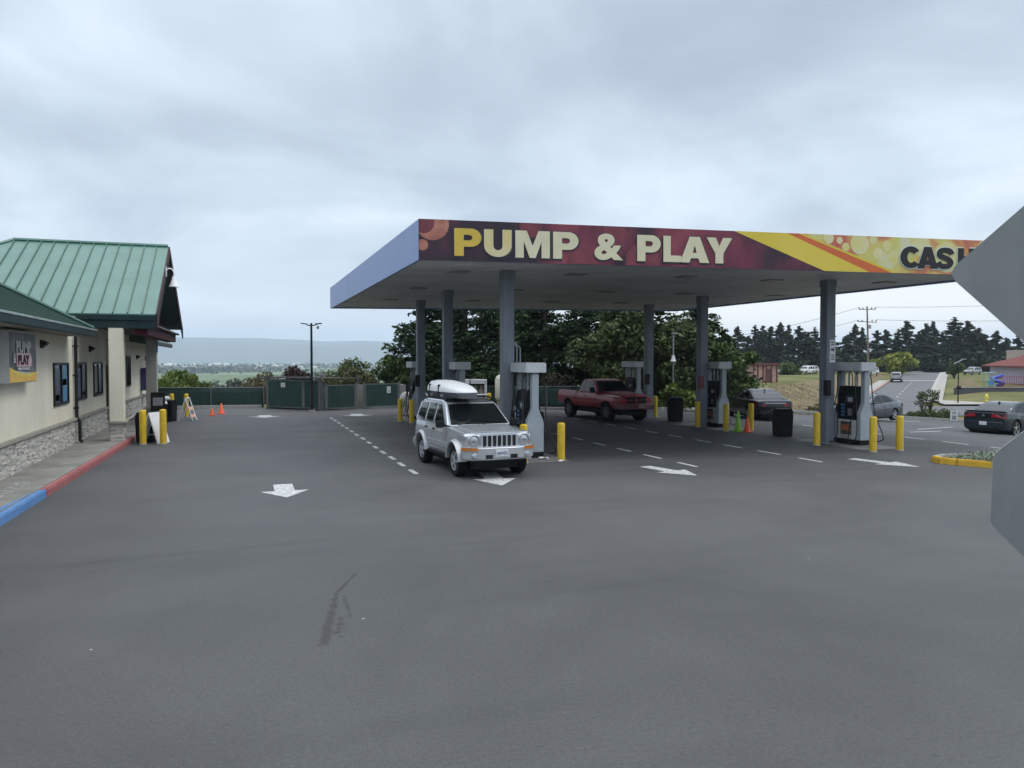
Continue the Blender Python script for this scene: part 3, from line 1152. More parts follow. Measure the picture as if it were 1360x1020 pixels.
COLS = [(7.25, 21.3), (7.2, 28.0), (7.33, 33.2), (17.95, 20.45), (17.55, 27.1), (17.9, 32.1)]
M_box = mat('extinguisher_box', (.16, .03, .035), .5, var=.3)
M_signw = mat('sign_white', (.62, .64, .64), .5, var=.08)
for i, (x, y) in enumerate(COLS):
    b = MB()
    b.box2((x - .17, y - .17, 0), (x + .17, y + .17, ZS - .18))
    b.box2((x - .17, y - .17, ZS - .18), (x + .21, y + .21, ZS + .058))
    b.box2((x - .26, y - .26, .0), (x + .26, y + .26, .03))
    c = under(canopy, b.build('column', M_steel, bevel=.012))
    if i in (2, 4, 5, 3):
        hb = MB().box2((x - .30, y - .32, 1.55), (x - .10, y - .172, 2.05))
        o = hb.build('wall_box', M_blackm if i != 4 else M_box, bevel=.015)
        o.parent = c
    if i == 3:
        o = MB().box2((x - .06, y - .185, 2.62), (x + .16, y - .172, 3.35)).build('direction_sign', M_signw)
        o.parent = c
        a = MB()
        a.prism([(x - .02, y - .188, 3.0), (x + .07, y - .188, 3.0), (x + .07, y - .188, 2.95), (x + .13, y - .188, 3.03), (x + .07, y - .188, 3.11), (x + .07, y - .188, 3.06), (x - .02, y - .188, 3.06)], (0, .004, 0))
        for zz in (3.25, 3.18, 2.84, 2.77, 2.70):
            a.box2((x - .02, y - .188, zz), (x + .12, y - .185, zz + .03))
        a = a.build('sign_marking', M_ink)
        a.parent = o
    if i == 0:
        cd = MB()
        for k in range(2):
            cd.tube([(x + .26 + k * .10, y - .12, .02), (x + .26 + k * .10, y - .12, 3.05), (x + .18 + k * .02, y - .12, 3.2)], .024, 8)
        o = cd.build('conduit', M_galv, smooth=50)
        o.parent = c
# recessed lights
M_lfix = mat('light_housing', (.30, .30, .29), .5, var=.1)
M_ldif = mat('light_lens', (.24, .25, .26), .3, var=.1)
for (x, y) in [(6.0, 22.0), (6.0, 27.5), (6.0, 33.0), (9.5, 21.5), (9.5, 27.0), (9.5, 32.5), (13.0, 21.0), (13.0, 26.5), (13.0, 32.0), (16.2, 21.0), (16.2, 26.3), (16.2, 31.5), (20.2, 20.4), (20.2, 26.0), (20.2, 31.0)]:
    f = under(canopy, MB().box2((x - .28, y - .28, ZS + .03), (x + .28, y + .28, ZS + .058)).build('canopy_light', M_lfix, bevel=.01))
    g = MB().box2((x - .22, y - .22, ZS + .022), (x + .22, y + .22, ZS + .034)).build('lens', M_ldif)
    g.parent = f

# ------------------------------------------------------------------ convenience store
store = empty('convenience_store', (-5, 27, 0), 0, 'cream stucco convenience store with stone skirting and a green metal gable porch roof', 'store')
M_stucco = mat('cream_stucco', (.69, .655, .53), .9, var=.10, vscale=1.1, bump=.35, bscale=60, detail=8, stretch=(1, 1, .35))
M_stone = bpy.data.materials.new('ledger_stone')
M_stone.use_nodes = True
t_ = M_stone.node_tree
g_ = N(t_, 'ShaderNodeNewGeometry')
tc_ = N(t_, 'ShaderNodeTexCoord')
nz_ = N(t_, 'ShaderNodeTexNoise')
nz_.inputs['Scale'].default_value = 14
nz_.inputs['Detail'].default_value = 6
L(t_, tc_.outputs['Object'], nz_.inputs['Vector'])
c_ = ramp(t_, g_.outputs['Random Per Island'], [(0, (.36, .35, .325)), (.35, (.46, .445, .41)), (.7, (.55, .53, .48)), (1, (.62, .60, .54))])
c_ = mixc(t_, .7, c_, ramp(t_, nz_.outputs['Fac'], [(.3, (.7, .7, .7)), (.7, (1.2, 1.2, 1.2))]), 'MULTIPLY')
L(t_, c_, t_.nodes['Principled BSDF'].inputs['Base Color'])
t_.nodes['Principled BSDF'].inputs['Roughness'].default_value = .9
bp_ = N(t_, 'ShaderNodeBump')
bp_.inputs['Strength'].default_value = .6
L(t_, nz_.outputs['Fac'], bp_.inputs['Height'])
L(t_, bp_.outputs[0], t_.nodes['Principled BSDF'].inputs['Normal'])
M_cap = mat('stone_cap', (.30, .285, .25), .85, var=.12, vscale=3, bump=.2)
M_metalroof = mat('green_metal_roof', (.042, .132, .105), .42, col2=(.064, .168, .136), vscale=.7, spec=.6)
M_seam = mat('green_roof_seam', (.035, .10, .08), .4, var=.1)
M_gut = mat('gutter_teal', (.009, .026, .029), .55, var=.15, spec=.25)
M_shingle = mat('green_shingle', (.008, .026, .019), .9, spec=.2, col2=(.022, .052, .038), vscale=16, bump=.6, bscale=26, detail=8)
M_maroon = mat('maroon_gable', (.022, .004, .006), .75, var=.2)
M_trimw = mat('trim_offwhite', (.60, .60, .57), .6, var=.08)

wl = MB()
wl.box2((-18, 2, 0), (-4.9, 32.83, 3.58))
wl.box2((-18, 26.3, 3.578), (-4.904, 39.5, 4.05))
wl.box2((-18, 36.1, 0), (-4.9, 46.1, 3.55))
wl.box2((-18, 32.83, 0), (-5.35, 36.1, 3.58))
under(store, wl.build('wall', M_stucco))


def stones(b, x, y0, y1, z0, z1, rnd, axis='Y', out=1):
    z = z0
    while z < z1 - .02:
        h = min(rnd.choice((.03, .04, .05, .065)), z1 - z)
        y = y0
        while y < y1 - .01:
            l = min(rnd.uniform(.14, .5), y1 - y)
            d = rnd.uniform(.03, .065)
            if axis == 'Y':
                b.box2((x, y + .004, z + .003), (x + d * out, y + l - .004, z + h - .003))
            else:
                b.box2((y + .004, x, z + .003), (y + l - .004, x + d * out, z + h - .003))
            y += l
        z += h


rnd = random.Random(11)
st = MB()
stones(st, -4.902, 10, 32.83, .14, .84, rnd)
stones(st, -4.902, 36.1, 46.1, .14, .84, rnd)
under(store, st.build('stone_skirting', M_stone))
cp = MB()
cp.box2((-4.95, 10, .842), (-4.79, 32.83, .93))
cp.box2((-4.95, 36.1, .842), (-4.79, 46.1, .93))
under(store, cp.build('skirting_cap', M_cap, bevel=.015))

# windows: black frame, dark pane, poster hung inside the glass
M_pblue = mat('poster_blue', (.035, .13, .30), .3, col2=(.09, .24, .42), vscale=1.6)
M_pdark = mat('poster_navy', (.012, .018, .05), .3, col2=(.05, .06, .12), vscale=2.4)


def store_window(y0, y1, z0, z1, posters):
    f = MB()
    X = -4.9
    for (a, b_) in (((y0, z0), (y1, z0 + .07)), ((y0, z1 - .07), (y1, z1)), ((y0, z0 + .07), (y0 + .07, z1 - .07)), ((y1 - .07, z0 + .07), (y1, z1 - .07)), (((y0 + y1) / 2 - .03, z0 + .07), ((y0 + y1) / 2 + .03, z1 - .07))):
        f.box2((X - .04, a[0], a[1]), (X + .045, b_[0], b_[1]))
    fr = under(store, f.build('window_frame', M_blackm))
    p = MB().box2((X - .03, y0 + .07, z0 + .07), (X + .012, y1 - .07, z1 - .07)).build('pane', M_glass)
    p.parent = fr
    for (u0, u1, v0, v1, m) in posters:
        q = MB().box2((X + .013, y0 + .09 + (y1 - y0 - .18) * u0, z0 + .08 + (z1 - z0 - .16) * v0), (X + .018, y0 + .09 + (y1 - y0 - .18) * u1, z0 + .08 + (z1 - z0 - .16) * v1)).build('poster', m)
        q.parent = fr


store_window(24.15, 26.05, 1.42, 2.62, [(0, .42, 0, .9, M_pdark), (.02, .36, .05, .22, M_signw), (.55, .95, 0, 1, M_pblue), (.60, .9, .45, .62, mat('poster_pale', (.25, .42, .6), .4))])
store_window(27.2, 28.85, 1.42, 2.62, [(.55, .96, .02, .98, M_pdark), (.6, .92, .06, .16, M_signw), (.05, .4, .0, .9, mat('poster_violet', (.05, .05, .16), .4, var=.4))])
store_window(30.2, 31.95, 1.42, 2.62, [(.05, .4, .05, .95, mat('blind_grey', (.22, .22, .21), .7)), (.6, .95, .05, .9, M_pdark)])
store_window(38.3, 39.6, 1.5, 2.9, [])
dr = MB()
for a, b_ in ((33.0, 33.1), (34.42, 34.52), (35.9, 36.0)):
    dr.box2((-5.36, a, .15), (-5.29, b_, 2.5))
dr.box2((-5.36, 33.1, 2.4), (-5.29, 34.42, 2.5))
dr.box2((-5.36, 34.52, 2.4), (-5.29, 35.9, 2.5))
d_o = under(store, dr.build('door', M_blackm))
o = MB().box2((-5.34, 33.1, .16), (-5.31, 34.42, 2.4)).box2((-5.34, 34.52, .16), (-5.31, 35.9, 2.4)).build('door_glass', M_glass)
o.parent = d_o
o = MB().tube([(-5.29, 34.3, .95), (-5.24, 34.3, .95), (-5.24, 34.3, 1.45), (-5.29, 34.3, 1.45)], .015, 6).build('handle', M_chrome, smooth=40)
o.parent = d_o

ds = MB()
ds.tube([(-4.82, 26.85, 3.42), (-4.82, 26.85, .95), (-4.74, 26.85, .80), (-4.74, 26.85, .22), (-4.66, 26.85, .18)], .05, 10)
for z in (1.2, 2.2, 3.1):
    ds.box2((-4.9, 26.78, z), (-4.76, 26.92, z + .05))
under(store, ds.build('downspout', M_blackm, smooth=40))
for (y, z) in ((22.9, 3.12), (29.6, 3.08), (42.0, 2.85), (45.6, 2.8)):
    b = MB()
    b.prism([(-4.9, y - .14, z - .13), (-4.9, y - .14, z + .10), (-4.74, y - .14, z + .04), (-4.74, y - .14, z - .0)], (0, .28, 0))
    under(store, b.build('wall_light', M_blackm, bevel=.01))

# main shingle roof with a hip at its far end
RS = .56
ex, ez, ey = -4.22, 3.60, 26.1
rx, rz_ = -11.0, 3.60 + 6.78 * RS
rf = MB()
rf.add([(ex, 0, ez), (ex, ey, ez), (rx, ey - 6.78, rz_), (rx, 0, rz_)], [(0, 1, 2, 3)])
rf.add([(ex, ey, ez), (rx - 6.78, ey, ez), (rx, ey - 6.78, rz_)], [(0, 1, 2)])
rf.add([(rx, 0, rz_), (rx, ey - 6.78, rz_), (rx - 6.78, ey, ez), (rx - 6.78, 0, ez)], [(0, 1, 2, 3)])
rf.add([(ex - .01, 0, ez - .03), (ex - .01, ey - .01, ez - .03), (rx - 6.7, ey - .01, ez - .03), (rx - 6.7, 0, ez - .03)], [(0, 1, 2, 3)])
# courses of shingles, each lapping the one below
cs = MB()
k = 0
while k < 44:
    u0 = k * .14
    x0 = ex - u0 * .87
    z0 = ez + u0 * .87 * RS
    yend = ey - u0 * .87 - .02
    cs.add([(x0, 6, z0 + .035), (x0, yend, z0 + .035), (x0 - .16, yend - .16, z0 + .16 * RS + .012), (x0 - .16, 6, z0 + .16 * RS + .012), (x0, 6, z0 + .004), (x0, yend, z0 + .004)], [(0, 1, 2, 3), (4, 5, 1, 0)])
    k += 1
r_o = under(store, rf.build('roof', M_shingle))
c_o = cs.build('shingle_courses', M_shingle)
c_o.parent = r_o
hp = MB()
hp.tube([(ex, ey, ez + .05), (rx, ey - 6.78, rz_ + .05)], .07, 6)
h_o = hp.build('hip_cap', M_seam)
h_o.parent = r_o
M_edge = mat('drip_edge', (.30, .36, .34), .4, var=.2, metal=.3)
gt = MB()
gt.box2((ex - .02, 0, ez - .21), (ex + .10, ey + .05, ez - .015))
under(store, gt.build('gutter', M_gut, bevel=.02))
de = MB()
de.box2((ex + .10, 0, ez - .03), (ex + .115, ey + .05, ez + .015))
under(store, de.build('drip_edge', M_edge))
sf = MB()
sf.box2((-4.898, 2, ez - .20), (ex - .02, ey, ez - .12))
under(store, sf.build('eave_soffit', mat('eave_board', (.22, .21, .18), .8)))

# porch: metal gable roof
px0, pyn, pyf, pyr, pze, pzr = -2.62, 27.4, 38.9, 32.45, 4.13, 6.98
lx = -7.75
pm = MB()
pm.prism([(px0, pyn, pze), (px0, pyr, pzr), (lx, pyr, pzr), (-12.5, pyn, pze)], (0, 0, .04))
pm.prism([(px0, pyf, pze - .05), (px0, pyr, pzr), (lx, pyr, pzr), (-12.5, pyf, pze - .05)][::-1], (0, 0, .04))
pm.prism([(lx, pyr, pzr), (-12.5, pyn, pze), (-12.5, pyf, pze - .05)], (0, 0, .04))
pr = under(store, pm.build('porch_roof', M_metalroof))
sm = MB()
sl = math.atan2(pzr - pze, pyr - pyn)
x = px0 - .40
while x > lx - 4.4:
    top = pyr if x > lx else pyn + (pyr - pyn) * (x + 12.5) / (lx + 12.5)
    zt = pze + (top - pyn) * math.tan(sl)
    c = ((pyn + top) / 2, (pze + zt) / 2)
    ln = math.hypot(top - pyn, zt - pze)
    sm.box((x, c[0], c[1] + .065), (.028, ln, .06), rx=sl)
    x -= .425
s_o = sm.build('roof_seam', M_seam)
s_o.parent = pr
rg = MB()
rg.tube([(px0 - .02, pyr, pzr + .06), (lx, pyr, pzr + .06)], .075, 6)
rg.tube([(lx, pyr, pzr + .06), (-12.5, pyn, pze + .06)], .06, 6)
r2 = rg.build('ridge_cap', M_metalroof)
r2.parent = pr
# rake boards and eave fascia
rk2 = MB()
rk2.prism([(px0, pyn - .02, pze - .44), (px0, pyr, pzr - .30), (px0, pyr, pzr + .05), (px0, pyn - .02, pze + .05)], (.05, 0, 0))
rk2.prism([(px0, pyf + .02, pze - .44), (px0, pyr, pzr - .30), (px0, pyr, pzr + .05), (px0, pyf + .02, pze)][::-1], (.05, 0, 0))
under(store, rk2.build('rake_board', M_maroon))
ef = MB()
ef.box2((px0 - .005, pyn - .06, pze - .17), (-9.0, pyn + .04, pze - .005))
ef.box2((px0 - .005, pyn - .02, pze - .44), (-9.0, pyn + .06, pze - .18))
under(store, ef.build('eave_fascia', M_gut, bevel=.015))
ge_ = MB()
ge_.prism([(px0 - .75, pyn + .1, pze - .42), (px0 - .75, pyf - .1, pze - .42), (px0 - .75, pyr, pzr - .1)], (.06, 0, 0))
under(store, ge_.build('gable_end', M_maroon))
bm_ = MB()
bm_.box2((px0 - .62, pyn + .1, pze - .62), (px0 - .26, pyf - .1, pze - .30))
under(store, bm_.build('porch_beam', mat('maroon_beam', (.055, .007, .011), .75, var=.15, spec=.2)))
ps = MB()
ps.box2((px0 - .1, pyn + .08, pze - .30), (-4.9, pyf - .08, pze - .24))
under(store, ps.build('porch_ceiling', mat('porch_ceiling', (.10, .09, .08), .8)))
for (x, y) in ((-3.76, 27.35), (-3.52, 35.0)):
    b = MB().box2((x - .20, y - .22, .76), (x + .20, y + .22, 3.70))
    p = under(store, b.build('porch_pillar', M_stucco if y < 30 else mat('shaded_stucco', (.36, .345, .31), .9, var=.06, bump=.3, bscale=60), bevel=.012))  # far pillar: its shade is painted in as a darker copy of the stucco
    s = MB()
    s.box2((x - .17, y - .19, .1), (x + .17, y + .19, .70))
    stones(s, y - .19, x - .19, x + .19, .15, .70, rnd, 'X', -1)
    stones(s, x + .17, y - .19, y + .19, .15, .70, rnd, 'Y', 1)
    stones(s, y + .19, x - .19, x + .19, .15, .70, rnd, 'X', 1)
    stones(s, x - .17, y - .19, y + .19, .15, .70, rnd, 'Y', -1)
    q = s.build('stone_base', M_stone)
    q.parent = p
    q = MB().box2((x - .29, y - .31, .70), (x + .29, y + .31, .762)).build('base_cap', M_cap, bevel=.01)
    q.parent = p
    if y > 30:
        q = MB().box2((x + .205, y - .20, 3.0), (x + .235, y + .1, 3.62)).build('blue_panel', M_bluek)
        q.parent = p
# lower roof over the rear of the store
rr2 = MB()
rr2.prism([(-3.75, 38.9, 3.56), (-3.75, 47.0, 3.56), (-9, 42.5, 6.0), (-9, 38.9, 6.0)], (0, 0, .05))
rr2.prism([(-3.75, 47.0, 3.56), (-14.5, 47.0, 3.56), (-9, 42.5, 6.0)], (0, 0, .05))
under(store, rr2.build('rear_roof', M_shingle))
g2 = MB().box2((-3.78, 38.9, 3.36), (-3.66, 47.05, 3.555))
under(store, g2.build('gutter', M_gut, bevel=.02))
e2 = MB().box2((-3.66, 38.9, 3.54), (-3.645, 47.05, 3.58))
under(store, e2.build('drip_edge', M_edge))
# gooseneck lamp over the gable
gl = MB()
pts = []
for k in range(9):
    a = R(180 - k * 25)
    pts.append((px0 + .18 + .14 * math.cos(a), 30.6, 5.80 + .2 * math.sin(a)))
gl.tube(pts, .022, 8)
gl.lathe([(.04, 5.72), (.06, 5.66), (.08, 5.58), (.17, 5.36), (.18, 5.34), (.16, 5.35)], 20, (px0 + .31, 30.6, 0))
gl.box2((px0 + .05, 30.5, 5.70), (px0 + .075, 30.7, 6.05))
under(store, gl.build('gooseneck_lamp', M_white, smooth=45))

# sign box hung on the front wall
wb = empty('wall_sign', (-4.78, 20, 2.2), 0, 'grey and yellow poster sign box with pink number panel hung on the cream store wall', 'sign')
M_sgrey = mat('sign_box_grey', (.40, .41, .42), .5, var=.06)
M_sdark = banner_mat('sign_print_grey', [(.3, (.025, .025, .028)), (.5, (.065, .065, .07)), (.72, (.17, .17, .17))], 1.6)
M_pink = mat('sign_pink', (.62, .40, .42), .5, var=.1)
y0, y1, z0, z1 = 18.95, 21.3, 2.19, 3.34
under(wb, MB().box2((-4.898, y0, z0), (-4.66, y1, z1)).build('sign_box', M_sgrey, bevel=.015))
fc = MB()
X = -4.657
fc.add([(X, y0 + .04, z0 + .30), (X, y1 - .04, z0 + .2), (X, y1 - .04, z1 - .04), (X, y0 + .04, z1 - .04)], [(0, 1, 2, 3)], 0)
fc.add([(X + .003, y0 + .04, z0 + .02), (X + .003, y1 - .04, z0 + .02)] + [(X + .003, y1 - .04 - (y1 - y0 - .08) * u, z0 + .24 - .10 * math.sin(u * 3.1) + .12 * u) for u in [i / 12 for i in range(13)]], [tuple(range(15))], 1)
fc.add([(X + .006, y1 - .04 - (y1 - y0 - .08) * u, z0 + .24 - .10 * math.sin(u * 3.1) + .12 * u) for u in [i / 12 for i in range(13)]] + [(X + .006, y1 - .04 - (y1 - y0 - .08) * u, z0 + .19 - .12 * math.sin(u * 3.1) + .12 * u) for u in [i / 12 for i in range(12, -1, -1)]], [tuple(range(26))], 2)
fc.add([(X + .004, y0 + .62, z0 + .36), (X + .004, y1 - .55, z0 + .36), (X + .004, y1 - .45, z0 + .50), (X + .004, y1 - .55, z0 + .66), (X + .004, y0 + .62, z0 + .66)], [(0, 1, 2, 3, 4)], 3)
under(wb, fc.build('sign_face', [M_sdark, mat('sign_amber', (.62, .34, .04), .5, col2=(.70, .50, .12), vscale=6), M_byel, M_pink]))
M_sletter = mat('sign_letter_grey', (.42, .42, .42), .5, var=.1)
wl_ = Vector(wb.location)
for (s, yy, zz, wd, ht, m) in (('PUMP', 20.13, 2.99, 1.25, .26, M_sletter), ('PLAY', 20.12, 2.70, .95, .22, M_maroon), ('WIN TO PLAY', 20.1, 2.50, 1.0, .06, M_signw)):
    letters('sign_lettering', s, .3, m, Vector((X + .012, yy, zz)) - wl_, (R(90), 0, R(90)), wb, .003, .012, wd, 'CENTER', ht)
letters('sign_lettering', '&', .3, M_sletter, Vector((X + .012, 19.36, 2.74)) - wl_, (R(90), 0, R(90)), wb, .003, .006, .2, 'CENTER', .22)

# ------------------------------------------------------------------ fence and dumpster enclosures at the back of the lot
M_screen = mat('green_privacy_screen', (.005, .026, .021), .75, col2=(.009, .042, .034), vscale=1.2, bump=.2, bscale=12, stretch=(3, 3, .6))
M_post = mat('fence_post_steel', (.13, .145, .145), .5, metal=.3, var=.15)
M_block = mat('grey_block', (.19, .185, .175), .9, var=.15, vscale=3, bump=.3)


def screen_fence(p, q, z0, z1, label, nposts, wob=.03, seed=1):
    p, q = Vector((*p, 0)), Vector((*q, 0))
    e = empty('screened_fence', p, 0, label, 'fence')
    d = q - p
    nn = Vector((-d.y, d.x, 0)).normalized()
    b = MB()
    n = max(12, int(d.length / .35))
    vs, fs = [], []
    for i in range(n + 1):
        c = d * (i / n)
        for j in range(5):
            u = j / 4
            off = nn * (wob * mnoise.noise((i * .45 + seed * 7, j * .6, seed)))
            sag = -.03 * abs(math.sin(i * math.pi / n * nposts)) if j == 4 else 0
            vs.append(c + off + Vector((0, 0, z0 + (z1 - z0) * u + sag)))
    for i in range(n):
        for j in range(4):
            fs.append((i * 5 + j, (i + 1) * 5 + j, (i + 1) * 5 + j + 1, i * 5 + j + 1))
    b.add(vs, fs)
    o = b.build('screen', M_screen, e, smooth=60)
    sd_ = o.modifiers.new('thick', 'SOLIDIFY')
    sd_.thickness = .02
    rl = MB().tube([nn * -.05 + Vector((0, 0, z1)), d + nn * -.05 + Vector((0, 0, z1))], .022, 8)
    rl.build('top_rail', M_post, e, smooth=40)
    for i in range(nposts + 1):
        c = d * (i / nposts) - nn * .06
        MB().cyl((c.x, c.y, z0 - .5), (c.x, c.y, z1 + .06), .035, n=10).build('post', M_post, e, smooth=40)
    return e


screen_fence((-16, 50.0), (1.15, 46.9), -.2, 1.12, 'low chain link fence with dark green privacy screen running left of the dumpster sheds', 6, seed=2)
screen_fence((8.9, 46.4), (22.6, 40.6), -.2, 1.12, 'green screened fence beneath the dark trees behind the pumps', 5, seed=5)


def gate_leaf(name, p, q, z0, z1, parent, notice=None):
    p, q = Vector(p), Vector(q)
    d = q - p
    a = math.atan2(d.y, d.x)
    ln = d.length
    c = (p + q) / 2
    g = MB().box((c.x, c.y, (z0 + z1) / 2), (ln - .06, .03, z1 - z0 - .06), a).build(name, M_screen)
    under(parent, g)
    f = MB()
    for s_, zc_, lz in ((-1, 0, 0), (1, 0, 0)):
        e_ = p if s_ < 0 else q
        f.box((e_.x, e_.y, (z0 + z1) / 2), (.06, .06, z1 - z0), a)
    f.box((c.x, c.y, z0 + .03), (ln, .05, .05), a)
    f.box((c.x, c.y, z1 - .03), (ln, .05, .05), a)
    fo = f.build('gate_frame', M_post)
    fo.parent = g
    if notice:
        u, zz, w_, h_ = notice
        nn = Vector((d.y, -d.x)).normalized() * .035
        pc = p + d * u + nn
        no = MB().box((pc.x, pc.y, zz), (w_, .01, h_), a).build('notice', M_signw)
        no.parent = g
        pk = MB()
        pc2 = pc + nn * .2
        for kk in range(4):
            pk.box((pc2.x, pc2.y, zz + h_ * (.3 - kk * .19)), (w_ * (.7 if kk else .4), .006, h_ * .06), a)
        po = pk.build('notice_print', M_ink)
        po.parent = no
    return g


en1 = empty('dumpster_enclosure', (2.5, 44.5, 0), 0, 'roofed dumpster enclosure with dark green panels and one white notice, beside the tall lamp pole', 'enclosure')
P0, P1, P2, P3 = (1.3, 45.3), (3.1, 43.4), (3.85, 42.5), (2.9, 47.5)
gate_leaf('panel', (1.35, 45.1), (3.05, 43.25), .08, 1.62, en1, (.45, 1.33, .3, .24))
gate_leaf('panel', (3.14, 43.18), (3.84, 42.42), .08, 1.62, en1)
b = MB()
b.prism([(1.1, 45.3, 1.70), (3.95, 42.1, 1.70), (6.4, 44.6, 1.62), (3.6, 47.6, 1.62)], (0, 0, .07))
under(en1, b.build('roof', mat('shed_roof_dark', (.06, .06, .055), .8, var=.3)))
b = MB()
for (x, y) in ((1.28, 45.2), (3.90, 42.34), (6.2, 44.5), (3.6, 47.3)):
    b.box2((x - .05, y - .05, 0), (x + .05, y + .05, 1.70))
under(en1, b.build('frame_post', M_post))
b = MB().box((5.1, 43.5, .6), (2.8, .1, 1.2), R(43)).box((4.8, 46.0, .6), (3.4, .1, 1.2), R(-45)).box((2.3, 46.4, .8), (2.6, .1, 1.6), R(43))
under(en1, b.build('side_wall', M_block))

en2 = empty('dumpster_enclosure', (6.5, 44, 0), 0, 'open topped dumpster enclosure with two green gate leaves and a grey block wall between them', 'enclosure')
gate_leaf('gate', (4.25, 42.3), (5.80, 42.95), .08, 1.36, en2)
gate_leaf('gate', (6.42, 43.2), (8.35, 43.75), .08, 1.38, en2, (.70, 1.02, .22, .36))
b = MB().box((6.25, 44.0, .66), (1.3, .2, 1.32), R(18)).box((4.3, 43.9, .62), (.2, 2.8, 1.24), R(-14)).box((8.7, 45.0, .64), (.2, 2.4, 1.28), R(0)).box((6.4, 45.6, .55), (5.6, .2, 1.1), R(12))
under(en2, b.build('block_wall', M_block))
for (x, y) in ((4.17, 42.25), (5.88, 43.0), (6.34, 43.18), (8.43, 43.78), (4.02, 42.3)):
    under(en2, MB().box2((x - .045, y - .045, 0), (x + .045, y + .045, 1.46)).build('gate_post', M_post))

# ------------------------------------------------------------------ sign post close to the camera, seen from behind
SP = Vector((cY * 2.385 + sY * 3.3, -sY * 2.385 + cY * 3.3, 0))
sgn = empty('sign_post', SP, -YAW + R(-26), 'grey unpainted backs of an octagon and a diamond road sign on one close post', 'road sign')
M_alu = mat('sign_back_aluminium', (.19, .212, .215), .42, metal=.2, col2=(.25, .268, .27), vscale=3.0, bump=.05, bscale=9, detail=9, stretch=(2.2, 1, .55))
M_aluedge = mat('sign_edge', (.55, .57, .57), .4, metal=.4)
M_sred = mat('sign_red', (.45, .02, .03), .4)
M_syel = mat('sign_yellow', (.7, .45, .02), .4)


def rounded_poly(n, rad, rot, cz, corner, seg=5):
    vs = [Vector((rad * math.cos(rot + 2 * math.pi * k / n), rad * math.sin(rot + 2 * math.pi * k / n))) for k in range(n)]
    out = []
    for k in range(n):
        p, a, b_ = vs[k], vs[k - 1], vs[(k + 1) % n]
        u, v = (a - p).normalized(), (b_ - p).normalized()
        for j in range(seg + 1):
            t = j / seg
            q = p + u * corner * (1 - t) ** 2 + v * corner * t ** 2
            out.append((q.x, 0.0, q.y + cz))
    return out


TILT = R(1.2)
def plate(pts, name):
    b = MB()
    n = len(pts)
    vs = pts + [(x, .009, z) for x, y, z in pts]
    b.add(vs, [tuple(range(n))[::-1], tuple(range(n, 2 * n))], 0)
    b.add(vs, [(i, (i + 1) % n, n + (i + 1) % n, n + i) for i in range(n)], 1)
    return b.build(name, [M_alu, M_aluedge], sgn, merge=True)


pl = plate([(x + .045, y, z) for x, y, z in rounded_poly(8, .375 / math.cos(R(22.5)), R(22.5), 2.12, .03)], 'octagon_plate')
pl.rotation_euler = (0, TILT, 0)
f_ = MB().prism([(x + .045, .010, z) for x, y, z in rounded_poly(8, .36 / math.cos(R(22.5)), R(22.5), 2.12, .03)], (0, .001, 0)).build('octagon_face', M_sred, pl)
dp = plate(rounded_poly(4, .54, 0, 3.08, .06), 'diamond_plate')
dp.rotation_euler = (0, TILT, 0)
f_ = MB().prism([(x, .010, z) for x, y, z in rounded_poly(4, .52, 0, 3.08, .06)], (0, .001, 0)).build('diamond_face', M_syel, dp)
ps_ = MB()
ps_.box2((-.03, -.065, -.1), (.03, -.004, 3.6))
po = ps_.build('post', M_galv, sgn)
po.rotation_euler = (0, TILT, 0)
bo = MB()
for z in (1.95, 2.3, 2.8, 3.3):
    bo.cyl((0, -.075, z), (0, -.062, z), .014, n=6)
bo.build('bolt', M_galv, po)


# ------------------------------------------------------------------ fuel dispensers
M_ad = mat('ad_panel_dark', (.04, .035, .035), .4, col2=(.12, .10, .09), vscale=8)
M_adorange = mat('ad_orange', (.55, .20, .05), .4, col2=(.5, .08, .05), vscale=12)
M_display = mat('pump_display', (.05, .06, .07), .15, var=.3)
M_hose = mat('hose_rubber', (.012, .012, .014), .45, var=.1)
M_tan = mat('ad_tan', (.42, .36, .26), .5, var=.15)


def bottle_outline(w=.25, neck=.10, shift=.0):
    pts = [(-w, .16), (w, .16), (w, .92)]
    for k in range(1, 9):
        u = k / 8
        s = u * u * (3 - 2 * u)
        pts.append((w + (neck + shift - w) * s, .92 + .48 * u))
    pts.append((neck + shift, 2.33))
    pts.append((-neck + shift, 2.33))
    for k in range(8, 0, -1):
        u = k / 8
        s = u * u * (3 - 2 * u)
        pts.append((-w + (w - neck + shift) * s, .92 + .48 * u))
    pts.append((-w, .92))
    return pts


